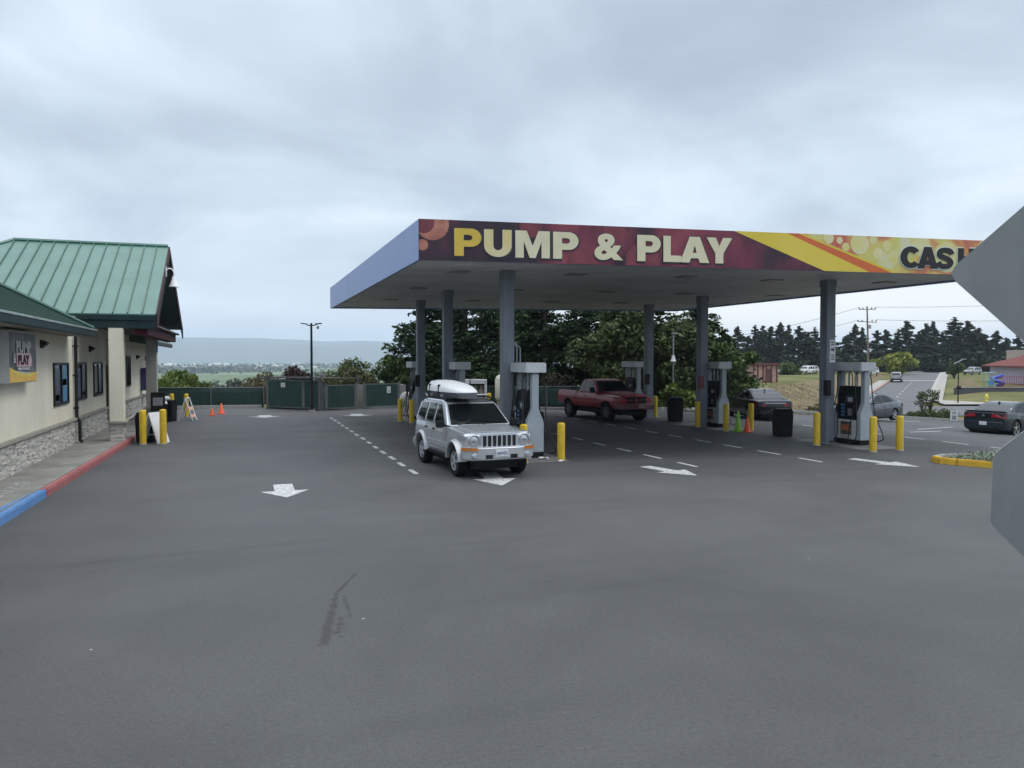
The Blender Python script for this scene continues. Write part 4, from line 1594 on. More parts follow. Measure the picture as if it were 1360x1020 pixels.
def make_dispenser(loc, rz, label):
    """long axis along Y, displays facing +X and -X, bottle-shaped end panels facing +Y and -Y"""
    e = empty('fuel_dispenser', loc, rz, label, 'fuel pump', 'fuel dispensers under the canopy')
    MB().box2((-.25, -.58, 0), (.25, .58, .165)).build('base', M_black, e, bevel=.01)
    bo = bottle_outline()
    MB().prism([(x, -.60, z) for x, z in bo], (0, .17, 0)).build('end_panel', M_panel, e, bevel=.012, smooth=35)
    MB().prism([(x, .43, z) for x, z in bo], (0, .17, 0)).build('end_panel', M_panel, e, bevel=.012, smooth=35)
    lo = MB().box2((-.235, -.43, .165), (.235, .43, .78)).build('lower_cabinet', M_valance, e, bevel=.012)
    MB().box2((-.21, -.43, .785), (.21, .43, 1.62)).prism([(-.21, -.43, 1.62), (.21, -.43, 1.62), (.15, -.43, 1.86), (-.15, -.43, 1.86)], (0, .86, 0)).build('upper_cabinet', M_black, e, bevel=.015)
    va = MB().box2((-.30, -.66, 2.335), (.30, .66, 2.62)).build('valance', M_valance, e, bevel=.02)
    MB().box2((-.305, -.64, 2.33), (.305, .64, 2.345)).build('valance_trim', M_black, va)
    for s in (-1, 1):
        ad = MB().box2((s * .236, -.20, .30), (s * .245, .26, .72)).build('ad_panel', M_ad, lo)
        g = MB()
        for k in range(4):
            g.box((s * .2465, -.12 + k * .10, .50), (.004, .08, .13), 0, 0)
        g.box((s * .2465, .03, .60), (.004, .36, .04))
        g.build('ad_print', M_adorange, ad)
        MB().box2((s * .236, -.20, .19), (s * .242, .26, .27)).build('ad_strip', M_tan, lo)
        sc = MB().box2((s * .211, -.28, 1.32), (s * .222, .12, 1.56)).build('display', M_display, e, bevel=.005)
        MB().box2((s * .223, -.22, 1.37), (s * .226, -.02, 1.50)).build('screen', M_panel, sc)
        kp = MB()
        for a in range(3):
            for c in range(4):
                kp.box((s * .214, -.16 + a * .06, .94 + c * .06), (.012, .045, .045))
        kp.build('keypad', M_galv, e)
        gr = MB()
        for k in range(4):
            gr.box((s * .215, .2, .92 + k * .11), (.02, .16, .07))
        gr.build('grade_button', M_pblue, e, bevel=.006)
        for yk in (-.36, .36):
            nz = MB()
            nz.tube([(s * .215, yk, 1.25), (s * .30, yk, 1.22), (s * .33, yk, 1.10), (s * .26, yk, .98)], [.03, .035, .03, .018], 8)
            nz.box((s * .29, yk, 1.12), (.03, .05, .2))
            nz.build('nozzle', M_black, e, smooth=45)
            h = MB()
            if yk > 0:
                pts = [(s * .16, yk, 2.33), (s * .30, yk, 2.20), (s * .30, yk, 1.75), (s * .34, yk + .15, 1.0), (s * .50, yk + .25, .40), (s * .62, yk + .10, .12), (s * .55, yk - .2, .10), (s * .40, yk - .15, .55), (s * .32, yk, 1.12)]
            else:
                pts = [(s * .16, yk, 2.33), (s * .31, yk - .06, 2.15), (s * .33, yk - .10, 1.70), (s * .36, yk - .20, 1.0), (s * .52, yk - .36, .35), (s * .58, yk - .28, .14), (s * .50, yk + .0, .14), (s * .40, yk + .05, .6), (s * .32, yk, 1.12)]
            P = []
            for i in range(len(pts) - 1):
                p0, p1, p2, p3 = [Vector(pts[max(0, min(len(pts) - 1, i + q))]) for q in (-1, 0, 1, 2)]
                for j in range(5):
                    t = j / 5
                    P.append(.5 * ((2 * p1) + (-p0 + p2) * t + (2 * p0 - 5 * p1 + 4 * p2 - p3) * t * t + (-p0 + 3 * p1 - 3 * p2 + p3) * t ** 3))
            P.append(Vector(pts[-1]))
            h.tube(P, .017, 7)
            h.build('hose', M_hose, e, smooth=60)
    for s in (-1, 1):
        for yy in (-.30, .30):
            MB().cyl((s * .12, yy, 1.8), (s * .12, yy, 2.34), .03, n=10).build('hose_pipe', M_galv, e, smooth=40)
    return e


d0 = make_dispenser((7.58, 20.45, .004), 0, 'grey fuel dispenser next to the silver off-roader, with a white scrap by its base')
for loc, label in (((7.50, 27.6, .004), 'grey fuel dispenser half hidden behind the silver off-roader and its roof box'),
                   ((7.50, 35.1, .004), 'farthest grey fuel dispenser on the left, behind two yellow posts and a white tank'),
                   ((18.55, 19.95, .004), 'grey fuel dispenser with looping hoses, nearest in the right hand row'),
                   ((18.10, 26.95, .004), 'grey fuel dispenser with advertising panel next to the black sedan'),
                   ((17.95, 33.7, .004), 'grey fuel dispenser behind the red pickup')):
    c = copy_tree(d0)
    c.location = loc
    c['label'] = label

# ------------------------------------------------------------------ bollards
BG = 'yellow steel bollards'


def make_bollard(loc, label, h=1.02, r=.105):
    e = empty('bollard', loc, 0, label, 'bollard', BG)
    b = MB()
    b.lathe([(r, .0), (r, h - .05), (r * .93, h - .02), (r * .6, h), (.001, h + .005)], 22)
    b.build('post', M_yellow, e, smooth=50)
    MB().lathe([(r + .012, 0), (r + .012, .03), (r, .035)], 22).build('base_ring', M_kerb, e, smooth=30)
    return e


BOLL = [
    ((8.05, 19.15), 'yellow bollard standing alone to the right of the dispenser beside the silver off-roader', 1.02),
    ((6.93, 19.0), 'yellow bollard just behind the front fender of the silver off-roader', 1.02),
    ((17.10, 19.9), 'yellow bollard at the foot of the near right column with an arrow sign', 1.04),
    ((17.45, 17.95), 'yellow bollard in front of the dispenser with looping hoses', 1.04),
    ((18.45, 17.95), 'yellow bollard right of the dispenser with looping hoses, the rightmost bollard', 1.04),
    ((17.20, 26.85), 'yellow bollard at the foot of the middle right column with the red extinguisher box', 1.04),
    ((17.22, 24.95), 'yellow bollard in front of the dispenser next to the black sedan', 1.04),
    ((18.30, 24.9), 'yellow bollard behind the green and orange cones', 1.04),
    ((18.32, 32.2), 'yellow bollard on the right of the far column beside the red pickup', 1.0),
    ((6.50, 33.6), 'yellow post on the left of the pair in front of the horizontal white tank', 1.0),
    ((6.82, 32.7), 'yellow post on the right of the pair in front of the horizontal white tank', 1.0),
    ((14.30, 42.0), 'yellow post in front of the upright white tank', .95),
    ((13.35, 42.4), 'small yellow post between the white sign board and the upright white tank', .80),
    ((-3.02, 27.2), 'yellow bollard in front of the black bin by the store pillar', 1.10),
    ((-2.42, 27.1), 'yellow bollard right of the white sandwich board by the store', 1.12),
    ((-3.14, 39.4), 'yellow bollard behind the black bin near the far end of the store', 1.12),
    ((-2.52, 39.6), 'yellow bollard behind the white and orange folding barricade', 1.10),
]
b0 = None
for (x, y), lab, h in BOLL:
    if b0 is None:
        b0 = make_bollard((x, y, .0), lab)
    else:
        c = copy_tree(b0)
        c.location = (x, y, 0)
        c.scale = (1, 1, h / 1.02)
        c['label'] = lab

# ------------------------------------------------------------------ litter bins, cones and small items
M_bin = mat('bin_black', (.006, .0065, .008), .6, var=.25, vscale=6, spec=.25)


def make_bin(loc, label, w=.58, h=.98):
    e = empty('litter_bin', loc, R(-18), label, 'litter bin', 'black litter bins')
    b = MB()
    for k in range(12):
        pass
    vs = []
    b.add([(-.46 * w, -.46 * w, 0), (.46 * w, -.46 * w, 0), (.46 * w, .46 * w, 0), (-.46 * w, .46 * w, 0), (-.5 * w, -.5 * w, h * .84), (.5 * w, -.5 * w, h * .84), (.5 * w, .5 * w, h * .84), (-.5 * w, .5 * w, h * .84)],
          [(3, 2, 1, 0), (4, 5, 6, 7), (0, 1, 5, 4), (1, 2, 6, 5), (2, 3, 7, 6), (3, 0, 4, 7)])
    b.build('bin_body', M_bin, e, bevel=.03, smooth=40)
    l = MB()
    l.box2((-.53 * w, -.53 * w, h * .845), (.53 * w, .53 * w, h * .93))
    l.box2((-.48 * w, -.48 * w, h * .93), (.48 * w, .48 * w, h))
    l.build('lid', M_bin, e, bevel=.03, smooth=40)
    MB().box2((-.3 * w, -.545 * w, h * .70), (.3 * w, -.495 * w, h * .82)).build('flap', M_black, e, bevel=.01)
    return e


bin0 = make_bin((18.05, 22.75, .0), 'black litter bin standing in front of the black sedan')
for loc, lab, s in (((17.95, 29.8, 0), 'black litter bin between the red pickup and the middle right column', 1.08),
                    ((-2.98, 28.0, 0), 'black litter bin behind a yellow bollard at the store pillar', 1.0),
                    ((-3.15, 37.2, 0), 'squat black bin farther along the store past the white sandwich board', 1.15)):
    c = copy_tree(bin0)
    c.location = loc
    c.scale = (s * .98, s * .98, s if s != 1.15 else .95)
    c['label'] = lab


def make_cone(loc, label, m, h=.7, r=.17, band=None):
    e = empty('traffic_cone', loc, R(12), label, 'traffic cone', 'traffic cones')
    MB().box2((-r * 1.25, -r * 1.25, 0), (r * 1.25, r * 1.25, .035)).build('base', m, e, bevel=.012)
    MB().lathe([(r, .035), (r * .9, .06), (.028, h - .01), (.02, h)], 20).build('cone', m, e, smooth=50)
    if band:
        z0, z1 = h * .50, h * .68
        f = lambda z: r * .9 + (.028 - r * .9) * (z - .06) / (h - .07) + .003
        MB().lathe([(f(z0), z0), (f(z1), z1)], 20).build('band', band, e, smooth=50)
    return e


make_cone((-1.42, 40.3, 0), 'small orange traffic cone on the left of the two near the green fence', M_orange, .36, .11)
make_cone((-1.02, 41.4, 0), 'taller orange traffic cone on the right of the two near the green fence', M_orange, .54, .15)
make_cone((17.62, 24.75, 0), 'lime green traffic cone beside a yellow bollard', mat('cone_lime', (.22, .48, .04), .5, var=.1), .78, .14)
make_cone((17.85, 24.5, 0), 'orange traffic cone beside the lime green one', M_orange, .56, .13)

# folding barricade
e = empty('folding_barricade', (-2.35, 37.6, 0), R(78), 'white and orange folding barricade by the far bins', 'barricade')
b = MB()
for s in (-1, 1):
    for x in (-.32, .32):
        b.tube([(x, s * .30, 0), (x, 0, .98)], .028, 6)
b.tube([(-.34, 0, .98), (.34, 0, .98)], .028, 6)
b.build('frame', M_white, e, smooth=40)
b = MB()
b.box((0, -.15, .52), (.74, .02, .16), 0, rx=R(-17))
b.box((0, -.24, .2), (.74, .02, .14), 0, rx=R(-17))
b.build('board', mat('barricade_orange', (.62, .22, .14), .5, col2=(.7, .5, .42), vscale=6), e)

# white sandwich board between the bollards by the store
e = empty('sandwich_board', (-2.72, 27.6, 0), R(64), 'white sandwich board between two yellow bollards by the store', 'sandwich board')
b = MB().prism([(-.34, -.32, 0), (.34, -.32, 0), (.34, -.015, 1.0), (-.34, -.015, 1.0)], (0, .025, 0))
b.build('panel', M_white, e)
b = MB().prism([(-.34, .32, 0), (.34, .32, 0), (.34, .015, 1.0), (-.34, .015, 1.0)], (0, -.025, 0))
b.build('panel', M_white, e)
MB().tube([(-.3, -.2, .3), (-.3, .2, .3)], .012, 6).build('strut', M_galv, e)

# newspaper rack and payphone hood at the far porch pillar
e = empty('newspaper_rack', (-3.18, 33.6, 0), R(6), 'black newspaper rack with a pale window in front of the far porch pillar', 'newspaper rack')
MB().box2((-.26, -.2, .55), (.26, .2, 1.42)).build('cabinet', M_black, e, bevel=.02)
MB().box2((-.18, -.206, .90), (.18, -.2, 1.22)).build('window', mat('newsprint', (.22, .23, .25), .4, var=.3, vscale=20), e)
MB().box2((-.17, -.206, .60), (.17, -.2, .66)).build('label_strip', M_signw, e)
b = MB()
for x in (-.2, .2):
    b.box2((x - .03, -.15, 0), (x + .03, .15, .55))
b.build('leg', M_black, e)
e = empty('payphone', (-4.55, 43.6, .9), 0, 'dark blue rounded payphone hood on the store wall behind the far porch pillar', 'payphone')
b = MB()
b.prism([(-.35, -.3, .25), (-.35, .3, .25), (-.35, .3, 1.1)] + [(-.35, .3 * math.cos(R(a)), 1.1 + .3 * math.sin(R(a))) for a in range(15, 180, 15)] + [(-.35, -.3, 1.1)], (.62, 0, 0))
b.build('hood', mat('payphone_blue', (.03, .03, .11), .4), e, bevel=.02)
MB().box2((-.1, -.1, -.75), (.0, .1, .25)).build('stand', M_black, e)
# bagged goods next to the far bin
for i, (x, y, z0, lab) in enumerate(((-3.55, 38.9, .0, 'stacked white sacks by the black bin at the far end of the store'), (-3.35, 36.3, 0, 'dark drum with a pale lid left of the black bin'))):
    e = empty('sack_stack' if i == 0 else 'drum', (x, y, z0), 0, lab, 'sacks' if i == 0 else 'drum')
    if i == 0:
        for k in range(5):
            MB().box((.02 * (-1) ** k, 0, .13 + k * .2), (.75, .5, .19), R(6 * (-1) ** k)).build('sack', M_white if k % 2 == 0 else mat('sack_grey', (.4, .42, .45), .6), e, bevel=.06, seg=3, smooth=60)
    else:
        MB().lathe([(.28, 0), (.29, .3), (.30, .32), (.29, .34), (.29, .8), (.3, .82)], 20).build('barrel', M_black, e, smooth=40)
        MB().lathe([(.3, .825), (.26, .93), (.001, .97)], 20).build('lid', M_signw, e, smooth=60)

# white scraps on the ground
for (x, y, lab, s) in ((7.72, 19.62, 'white crumpled paper scrap by the base of the near dispenser', .16), (8.0, 18.95, 'flat white scrap by the lone near bollard', .11), (-1.0, 4.85, 'small pale wrapper lying on the open asphalt', .05)):
    b = MB()
    rr = random.Random(int(x * 100))
    vs = [(x + s * (i - 2) * .45 + rr.uniform(-.02, .02), y + s * (j - 1) * .5 + rr.uniform(-.02, .02), .006 + rr.uniform(0, s * .45)) for j in range(3) for i in range(5)]
    b.add(vs, [(j * 5 + i, j * 5 + i + 1, j * 5 + i + 6, j * 5 + i + 5) for j in range(2) for i in range(4)])
    tag(b.build('paper_scrap', M_white, smooth=60), lab, 'litter', 'paper scraps')

# white tanks and a sign board behind the pumps
e = empty('gas_tank', (14.5, 43.1, 0), 0, 'tall upright white gas tank behind the near left column', 'gas tank')
b = MB()
b.lathe([(.30, .25), (.48, .36), (.55, .5), (.55, 1.55), (.48, 1.72), (.30, 1.84), (.001, 1.9)], 26)
b.build('vessel', mat('tank_white', (.62, .60, .52), .5, var=.08), e, smooth=60)
MB().cyl((0, 0, 1.86), (0, 0, 2.02), .14, n=14).build('valve_cap', M_white, e, smooth=40)
MB().lathe([(.42, 0), (.42, .3)], 20).build('foot_ring', M_kerb, e, smooth=40)
e = empty('gas_tank', (8.05, 37.9, 0), R(10), 'horizontal white gas tank behind the pair of yellow posts on the left', 'gas tank')
b = MB()
b.lathe([(.001, -.75), (.2, -.70), (.33, -.56), (.37, -.4), (.37, .4), (.33, .56), (.2, .70), (.001, .75)], 24, (0, 0, .78), axis='X')
b.build('vessel', MATS['tank_white'], e, smooth=60)
b = MB()
for x in (-.5, .5):
    b.box2((x - .06, -.3, 0), (x + .06, .3, .5))
b.build('saddle', M_kerb, e)
MB().cyl((0, 0, 1.2), (0, 0, 1.36), .12, n=14).build('valve_cap', M_white, e, smooth=40)
e = empty('gas_cylinder_cage', (12.15, 41.3, 0), R(-20), 'white framed cage board behind the roof box of the silver off-roader', 'cage')
b = MB()
for x in (-.62, .62):
    b.box2((x - .05, -.3, 0), (x + .05, .3, 1.55))
b.box2((-.67, -.3, 1.38), (.67, .3, 1.62))
b.box2((-.57, -.3, .1), (.57, .3, .18))
b.build('frame', M_white, e, bevel=.01)
for x in (-.3, .05, .38):
    MB().lathe([(.14, .18), (.15, .6), (.15, 1.0), (.08, 1.15), (.05, 1.3)], 14, (x, 0, 0)).build('cylinder', mat('cylinder_tan', (.40, .33, .27), .5), e, smooth=50)

# sign reading 30 at the edge of the lot
e = empty('speed_sign', (41.6, 36.3, -1.1), R(-52), 'low white sign reading 30 at the lot edge, left of the dark navy sedan', 'road sign')
e.scale = (.85, .85, .95)
pl = MB().box2((-.24, -.01, .02), (.24, .01, .72)).build('plate', M_signw, e, bevel=.004)
MB().box2((-.03, .012, -.3), (.03, .05, .7)).build('post', M_galv, e)
letters('digits', '30', .4, M_ink, (0, -.013, .24), (R(90), 0, 0), pl, .002, .012, .30, 'CENTER', .28)
b = MB()
for z, w_ in ((.60, .3), (.50, .24)):
    for k in range(5):
        b.box((-w_ / 2 + w_ * (k + .5) / 5, -.012, z), (w_ / 7, .004, .05))
b.build('small_print', M_ink, pl)


# ------------------------------------------------------------------ vehicles
def new_paint(name, col, rough=.28, metal=.0, var=.03, coat=.6):
    return mat(name, col, rough, metal, var=var, vscale=5, coat=coat)


def apply_boolean(o, cutter):
    md = o.modifiers.new('cut', 'BOOLEAN')
    md.operation = 'DIFFERENCE'
    md.solver = 'EXACT'
    md.object = cutter
    bpy.context.view_layer.update()
    dg = bpy.context.evaluated_depsgraph_get()
    me = bpy.data.meshes.new_from_object(o.evaluated_get(dg))
    old = o.data
    o.modifiers.clear()
    o.data = me
    me.name = o.name
    bpy.data.meshes.remove(old)
    bpy.data.objects.remove(cutter)


class Car:
    """local axes: front towards -Y, origin on the ground below the middle of the wheelbase"""

    def __init__(s, loc, rz, label, cat, group, paint, body, gh, wheels, name='parked_car'):
        s.e = empty(name, loc, rz, label, cat, group)
        s.paint, s.keys, s.gh, s.w = paint, body, gh, wheels
        s.make_body()
        s.make_cabin()
        s.make_wheels()

    def st(s, y):
        K = s.keys
        if y <= K[0][0]:
            return K[0][1:]
        for a, b in zip(K, K[1:]):
            if y <= b[0]:
                u = (y - a[0]) / (b[0] - a[0])
                return tuple(p + (q - p) * u for p, q in zip(a[1:], b[1:]))
        return K[-1][1:]

    def section(s, y):
        zb, zt, w, cr = s.st(y)
        h = zt - zb
        return [(0, zb), (w * .78, zb), (w * .93, zb + .05 * h), (w * .985, zb + .22 * h), (w, zb + .45 * h), (w * .995, zb + .66 * h), (w * .975, zb + .86 * h), (w * .945, zb + .955 * h), (w * .88, zt), (w * .5, zt + cr * .8), (0, zt + cr)]

    def surf(s, y, z):
        P = s.section(y)[2:9]
        if z <= P[0][1]:
            return P[0][0]
        for a, b in zip(P, P[1:]):
            if z <= b[1]:
                u = (z - a[1]) / max(1e-6, b[1] - a[1])
                return a[0] + (b[0] - a[0]) * u
        return P[-1][0]

    def make_body(s):
        y0, y1 = s.keys[0][0], s.keys[-1][0]
        ys = sorted(set([k[0] for k in s.keys] + list(np.linspace(y0, y1, 34))))
        vs, fs = [], []
        n = 0
        for y in ys:
            half = s.section(y)
            ring = [(x, y, z) for x, z in half] + [(-x, y, z) for x, z in half[-2:0:-1]]
            n = len(ring)
            vs += ring
        for i in range(len(ys) - 1):
            for k in range(n):
                k2 = (k + 1) % n
                fs.append((i * n + k, i * n + k2, (i + 1) * n + k2, (i + 1) * n + k))
        fs.append(tuple(range(n)))
        fs.append(tuple((len(ys) - 1) * n + k for k in range(n))[::-1])
        s.body = MB().add(vs, fs).build('body', [s.paint, M_arch], s.e)
        c = MB()
        w = s.w
        for y in w['ys']:
            for sd in (-1, 1):
                c.tube([(sd * (w['x'] - .30), y, w['r'] * 1.0), (sd * 1.4, y, w['r'] * 1.0)], w.get('arch', w['r'] * 1.16), 28, 1)
        co = c.build('cut', [s.paint, M_arch])
        co.matrix_world = s.e.matrix_world
        co.parent = s.e
        apply_boolean(s.body, co)
        me = s.body.data
        for p in me.polygons:
            p.use_smooth = True
        me.set_sharp_from_angle(angle=R(32))

    def cut_box(s, a, b):
        co = MB().box2(a, b, 1).build('cut', [s.paint, M_arch], s.e)
        apply_boolean(s.body, co)
        me = s.body.data
        for p in me.polygons:
            p.use_smooth = True
        me.set_sharp_from_angle(angle=R(32))

    def gw(s, z):
        g = s.gh
        return g['wb'] - g['k'] * (z - g['zb'])

    def make_cabin(s):
        g = s.gh
        P = g['prof']
        vs = [(s.gw(z), y, z) for y, z in P] + [(-s.gw(z), y, z) for y, z in P]
        n = len(P)
        fs = [tuple(range(n)), tuple(range(n, 2 * n))[::-1]] + [(i, i + 1, n + i + 1, n + i) for i in range(n - 1)] + [(n - 1, 0, n, 2 * n - 1)]
        s.cabin = MB().add(vs, fs).build('cabin', g.get('paint', s.paint), s.e, bevel=g.get('bev', .05), seg=3, smooth=40)
        # windscreens
        for nm, (i, j), (t0, t1), ins in (('windscreen', g['ws'], (.10, .94), .07), ('rear_window', g['rw'], (.08, .84), .09)):
            a, b = Vector((0, *P[i])), Vector((0, *P[j]))
            d = b - a
            nrm = Vector((0, -d.z, d.y)) if nm == 'windscreen' else Vector((0, -d.z, d.y))
            nrm.normalize()
            if nrm.z < 0:
                nrm = -nrm
            p0, p1 = a + d * t0, a + d * t1
            w0, w1 = s.gw(p0.z) - ins, s.gw(p1.z) - ins
            pts = [(-w0, p0.y, p0.z), (w0, p0.y, p0.z), (w1, p1.y, p1.z), (-w1, p1.y, p1.z)]
            MB().prism(pts, nrm * .008).build(nm, M_glass, s.e, bevel=.003)
        for pl in g['side']:
            for sd in (-1, 1):
                pts = [(sd * s.gw(z), y, z) for y, z in pl]
                o = MB().prism(pts, (sd * .010, 0, 0)).build('side_window', M_glass, s.e, bevel=.003)
        if g.get('trim'):
            for sd in (-1, 1):
                b = MB()
                Q = [Vector((sd * (s.gw(z) + .012), y, z)) for y, z in g['trim']]
                b.tube(Q, .012, 6)
                b.build('window_trim', M_chrome, s.e, smooth=40)

    def make_wheels(s):
        w = s.w
        r = w['r']
        first = None
        for y in w['ys']:
            for sd in (-1, 1):
                if first is None:
                    wd = w.get('wd', .21)
                    b = MB()
                    rr_ = r * w.get('rim', .66)
                    b.lathe([(rr_ * .2, wd * .42), (rr_ * .97, wd * .36), (rr_, wd * .48), (rr_ * 1.02, wd * .48), (rr_ * 1.02, -wd * .4), (rr_ * .2, -wd * .4)], 28, axis='X', m=1)
                    ns = w.get('spokes', 5)
                    for k in range(ns):
                        a = 2 * math.pi * k / ns
                        ca, sa = math.cos(a), math.sin(a)
                        t = rr_ * w.get('spw', .16)
                        pts = []
                        for (u, v) in ((0.1, -t), (.98, -t * .75), (.98, t * .75), (.1, t)):
                            pts.append((wd * .37, rr_ * u * ca - v * sa, rr_ * u * sa + v * ca))
                        b.prism(pts, (wd * .09, 0, 0), 0)
                    b.lathe([(rr_ * .24, wd * .40), (rr_ * .22, wd * .50), (.001, wd * .52)], 16, axis='X', m=0)
                    b.lathe([(rr_ * .96, wd * .47), (rr_ * 1.03, wd * .49), (rr_ * 1.03, wd * .3), (rr_ * .96, wd * .3)], 28, axis='X', m=0, caps=False)
                    wo_ = b.build('wheel', [w.get('rimmat', M_silver), M_arch], s.e, smooth=35)
                    t = MB()
                    t.lathe([(rr_ * 1.01, wd * .46), (r * .93, wd * .5), (r * .985, wd * .42), (r, wd * .3), (r, -wd * .3), (r * .985, -wd * .42), (r * .93, -wd * .5), (rr_ * 1.01, -wd * .46)], 36, axis='X', caps=False)
                    to = t.build('tyre', M_tyre, wo_, smooth=40)
                    first = wo_
                    first.location = (sd * w['x'], y, r)
                    if sd < 0:
                        first.rotation_euler = (0, 0, math.pi)
                else:
                    c = copy_tree(first, s.e)
                    c.location = (sd * w['x'], y, r)
                    c.rotation_euler = (R(20), 0, math.pi if sd < 0 else 0)

    def patch(s, name, y0, y1, z0, z1, m, off=.005, parent=None, ny=8, nz=6, th=.012, sides=(-1, 1), curve=None):
        """panel lying on the side of the body"""
        out = []
        for sd in sides:
            vs, fs = [], []
            for j in range(nz + 1):
                for i in range(ny + 1):
                    y = y0 + (y1 - y0) * i / ny
                    z = z0 + (z1 - z0) * j / nz
                    vs.append((sd * (s.surf(y, z) + off), y, z))
            n = len(vs)
            vs += [(v[0] - sd * th, v[1], v[2]) for v in vs]
            W = ny + 1
            for j in range(nz):
                for i in range(ny):
                    q = (j * W + i, j * W + i + 1, (j + 1) * W + i + 1, (j + 1) * W + i)
                    fs.append(q)
                    fs.append(tuple(k + n for k in q[::-1]))
            for i in range(ny):
                fs.append((i, i + 1, n + i + 1, n + i))
                a = nz * W + i
                fs.append((a, a + 1, n + a + 1, n + a))
            for j in range(nz):
                a = j * W
                fs.append((a, a + W, n + a + W, n + a))
                a = j * W + ny
                fs.append((a, a + W, n + a + W, n + a))
            out.append(MB().add(vs, fs).build(name, m, parent or s.e, smooth=35))
        return out

    def doors(s, y0, y1, z0, z1, m, ny=8):
        out = s.patch('door', y0, y1, z0, z1, m, .007, ny=ny)
        for d_, sd in zip(out, (-1, 1)):
            s.patch('door_seal', y0 - .014, y1 + .014, z0 - .014, z1 + .004, M_arch, .003, parent=d_, ny=ny, sides=(sd,))
        return out

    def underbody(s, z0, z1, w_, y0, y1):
        MB().box2((-w_, y0, z0), (w_, y1, z1)).build('underbody', M_arch, s.e)  # dark block added beneath the car to keep light out

    def part(s, name, m, fn, **kw):
        b = MB()
        fn(b)
        return b.build(name, m, kw.pop('parent', s.e), **kw)

    def handle(s, door, y, z, m):
        sd = 1 if door.data.vertices[0].co.x > 0 else -1
        x = s.surf(y, z)
        MB().box((sd * (x + .018), y, z), (.025, .17, .035)).build('handle', m, door, bevel=.008)

    def mirrors(s, y, z, m, x, sz=(.2, .1, .15)):
        for sd in (-1, 1):
            b = MB()
            b.box((sd * (x + sz[0] * .5 + .03), y, z), sz)
            b.box((sd * (x + .01), y + .01, z - .04), (.1, .05, .04))
            b.build('wing_mirror', m, s.e, bevel=.03, seg=3, smooth=50)


# --- silver off-roader with a roof box
P_sil = new_paint('silver_paint', (.55, .59, .635), .26, .60)
P_sild = new_paint('silver_trim', (.46, .475, .495), .36, .4, coat=.2)
jeep = Car((5.37, 18.74, .004), R(3.7), 'silver boxy off-roader with a white roof box, parked at the near dispenser', 'off-road car', 'cars in view', P_sil,
           [(-2.02, .52, .90, .74, .0), (-1.96, .44, 1.0, .78, .01), (-1.80, .42, 1.045, .81, .02), (-.80, .40, 1.11, .84, .03), (-.60, .40, 1.13, .85, .0), (1.0, .40, 1.13, .86, .0), (1.95, .42, 1.12, .84, .0), (2.10, .46, 1.08, .80, .0)],
           dict(zb=1.09, wb=.825, k=.28, bev=.055, prof=[(-.86, 1.09), (-.12, 1.635), (.25, 1.70), (1.55, 1.69), (1.90, 1.62), (2.06, 1.09)], ws=(0, 1), rw=(4, 5),
                side=[[(-.52, 1.155), (-.06, 1.50), (.06, 1.585), (.30, 1.60), (.30, 1.155)], [(.44, 1.155), (.44, 1.605), (1.02, 1.60), (1.02, 1.155)], [(1.18, 1.155), (1.18, 1.595), (1.72, 1.575), (1.86, 1.155)]]),
           dict(r=.36, ys=(-1.33, 1.33), x=.735, wd=.235, rim=.60, spokes=5, spw=.19, arch=.43), name='off_roader')
J = jeep
# arches
for y in (-1.33, 1.33):
    for sd in (-1, 1):
        b = MB()
        ins, outs = [], []
        nn_ = 22
        for k in range(nn_ + 1):
            a = R(4 + 172 * k / nn_)
            ins.append((y - .425 * math.cos(a), .36 + .425 * math.sin(a)))
            outs.append((y - .505 * math.cos(a), .36 + .505 * math.sin(a)))
        vs = []
        for (i_, o_) in zip(ins, outs):
            xo = min(J.surf(o_[0], o_[1]), .87)
            vs += [(sd * .90, *i_), (sd * .915, (i_[0] * .6 + o_[0] * .4), (i_[1] * .6 + o_[1] * .4)), (sd * (xo + .012), *o_), (sd * (xo - .06), *o_), (sd * .74, *i_)]
        fs = []
        for k in range(nn_):
            for q in range(5):
                q2 = (q + 1) % 5
                fs.append((k * 5 + q, k * 5 + q2, (k + 1) * 5 + q2, (k + 1) * 5 + q))
        fs += [(0, 1, 2, 3, 4), tuple(nn_ * 5 + q for q in (4, 3, 2, 1, 0))]
        b.add(vs, fs)
        b.build('fender_flare', P_sild, J.e, smooth=40)
fd = J.doors(-.72, .36, .50, 1.085, P_sil)
for d_ in fd:
    J.handle(d_, .24, .985, M_black)
rd_ = J.doors(.39, 1.02, .50, 1.085, P_sil, 6)
for d_ in rd_:
    J.handle(d_, .90, .985, M_black)
J.patch('side_moulding', -.74, .80, .60, .72, P_sild, .022, th=.03, nz=2)
J.part('sill', M_black, lambda b: [b.box((sd * .80, 0, .40), (.10, 1.7, .07)) for sd in (-1, 1)], bevel=.02)
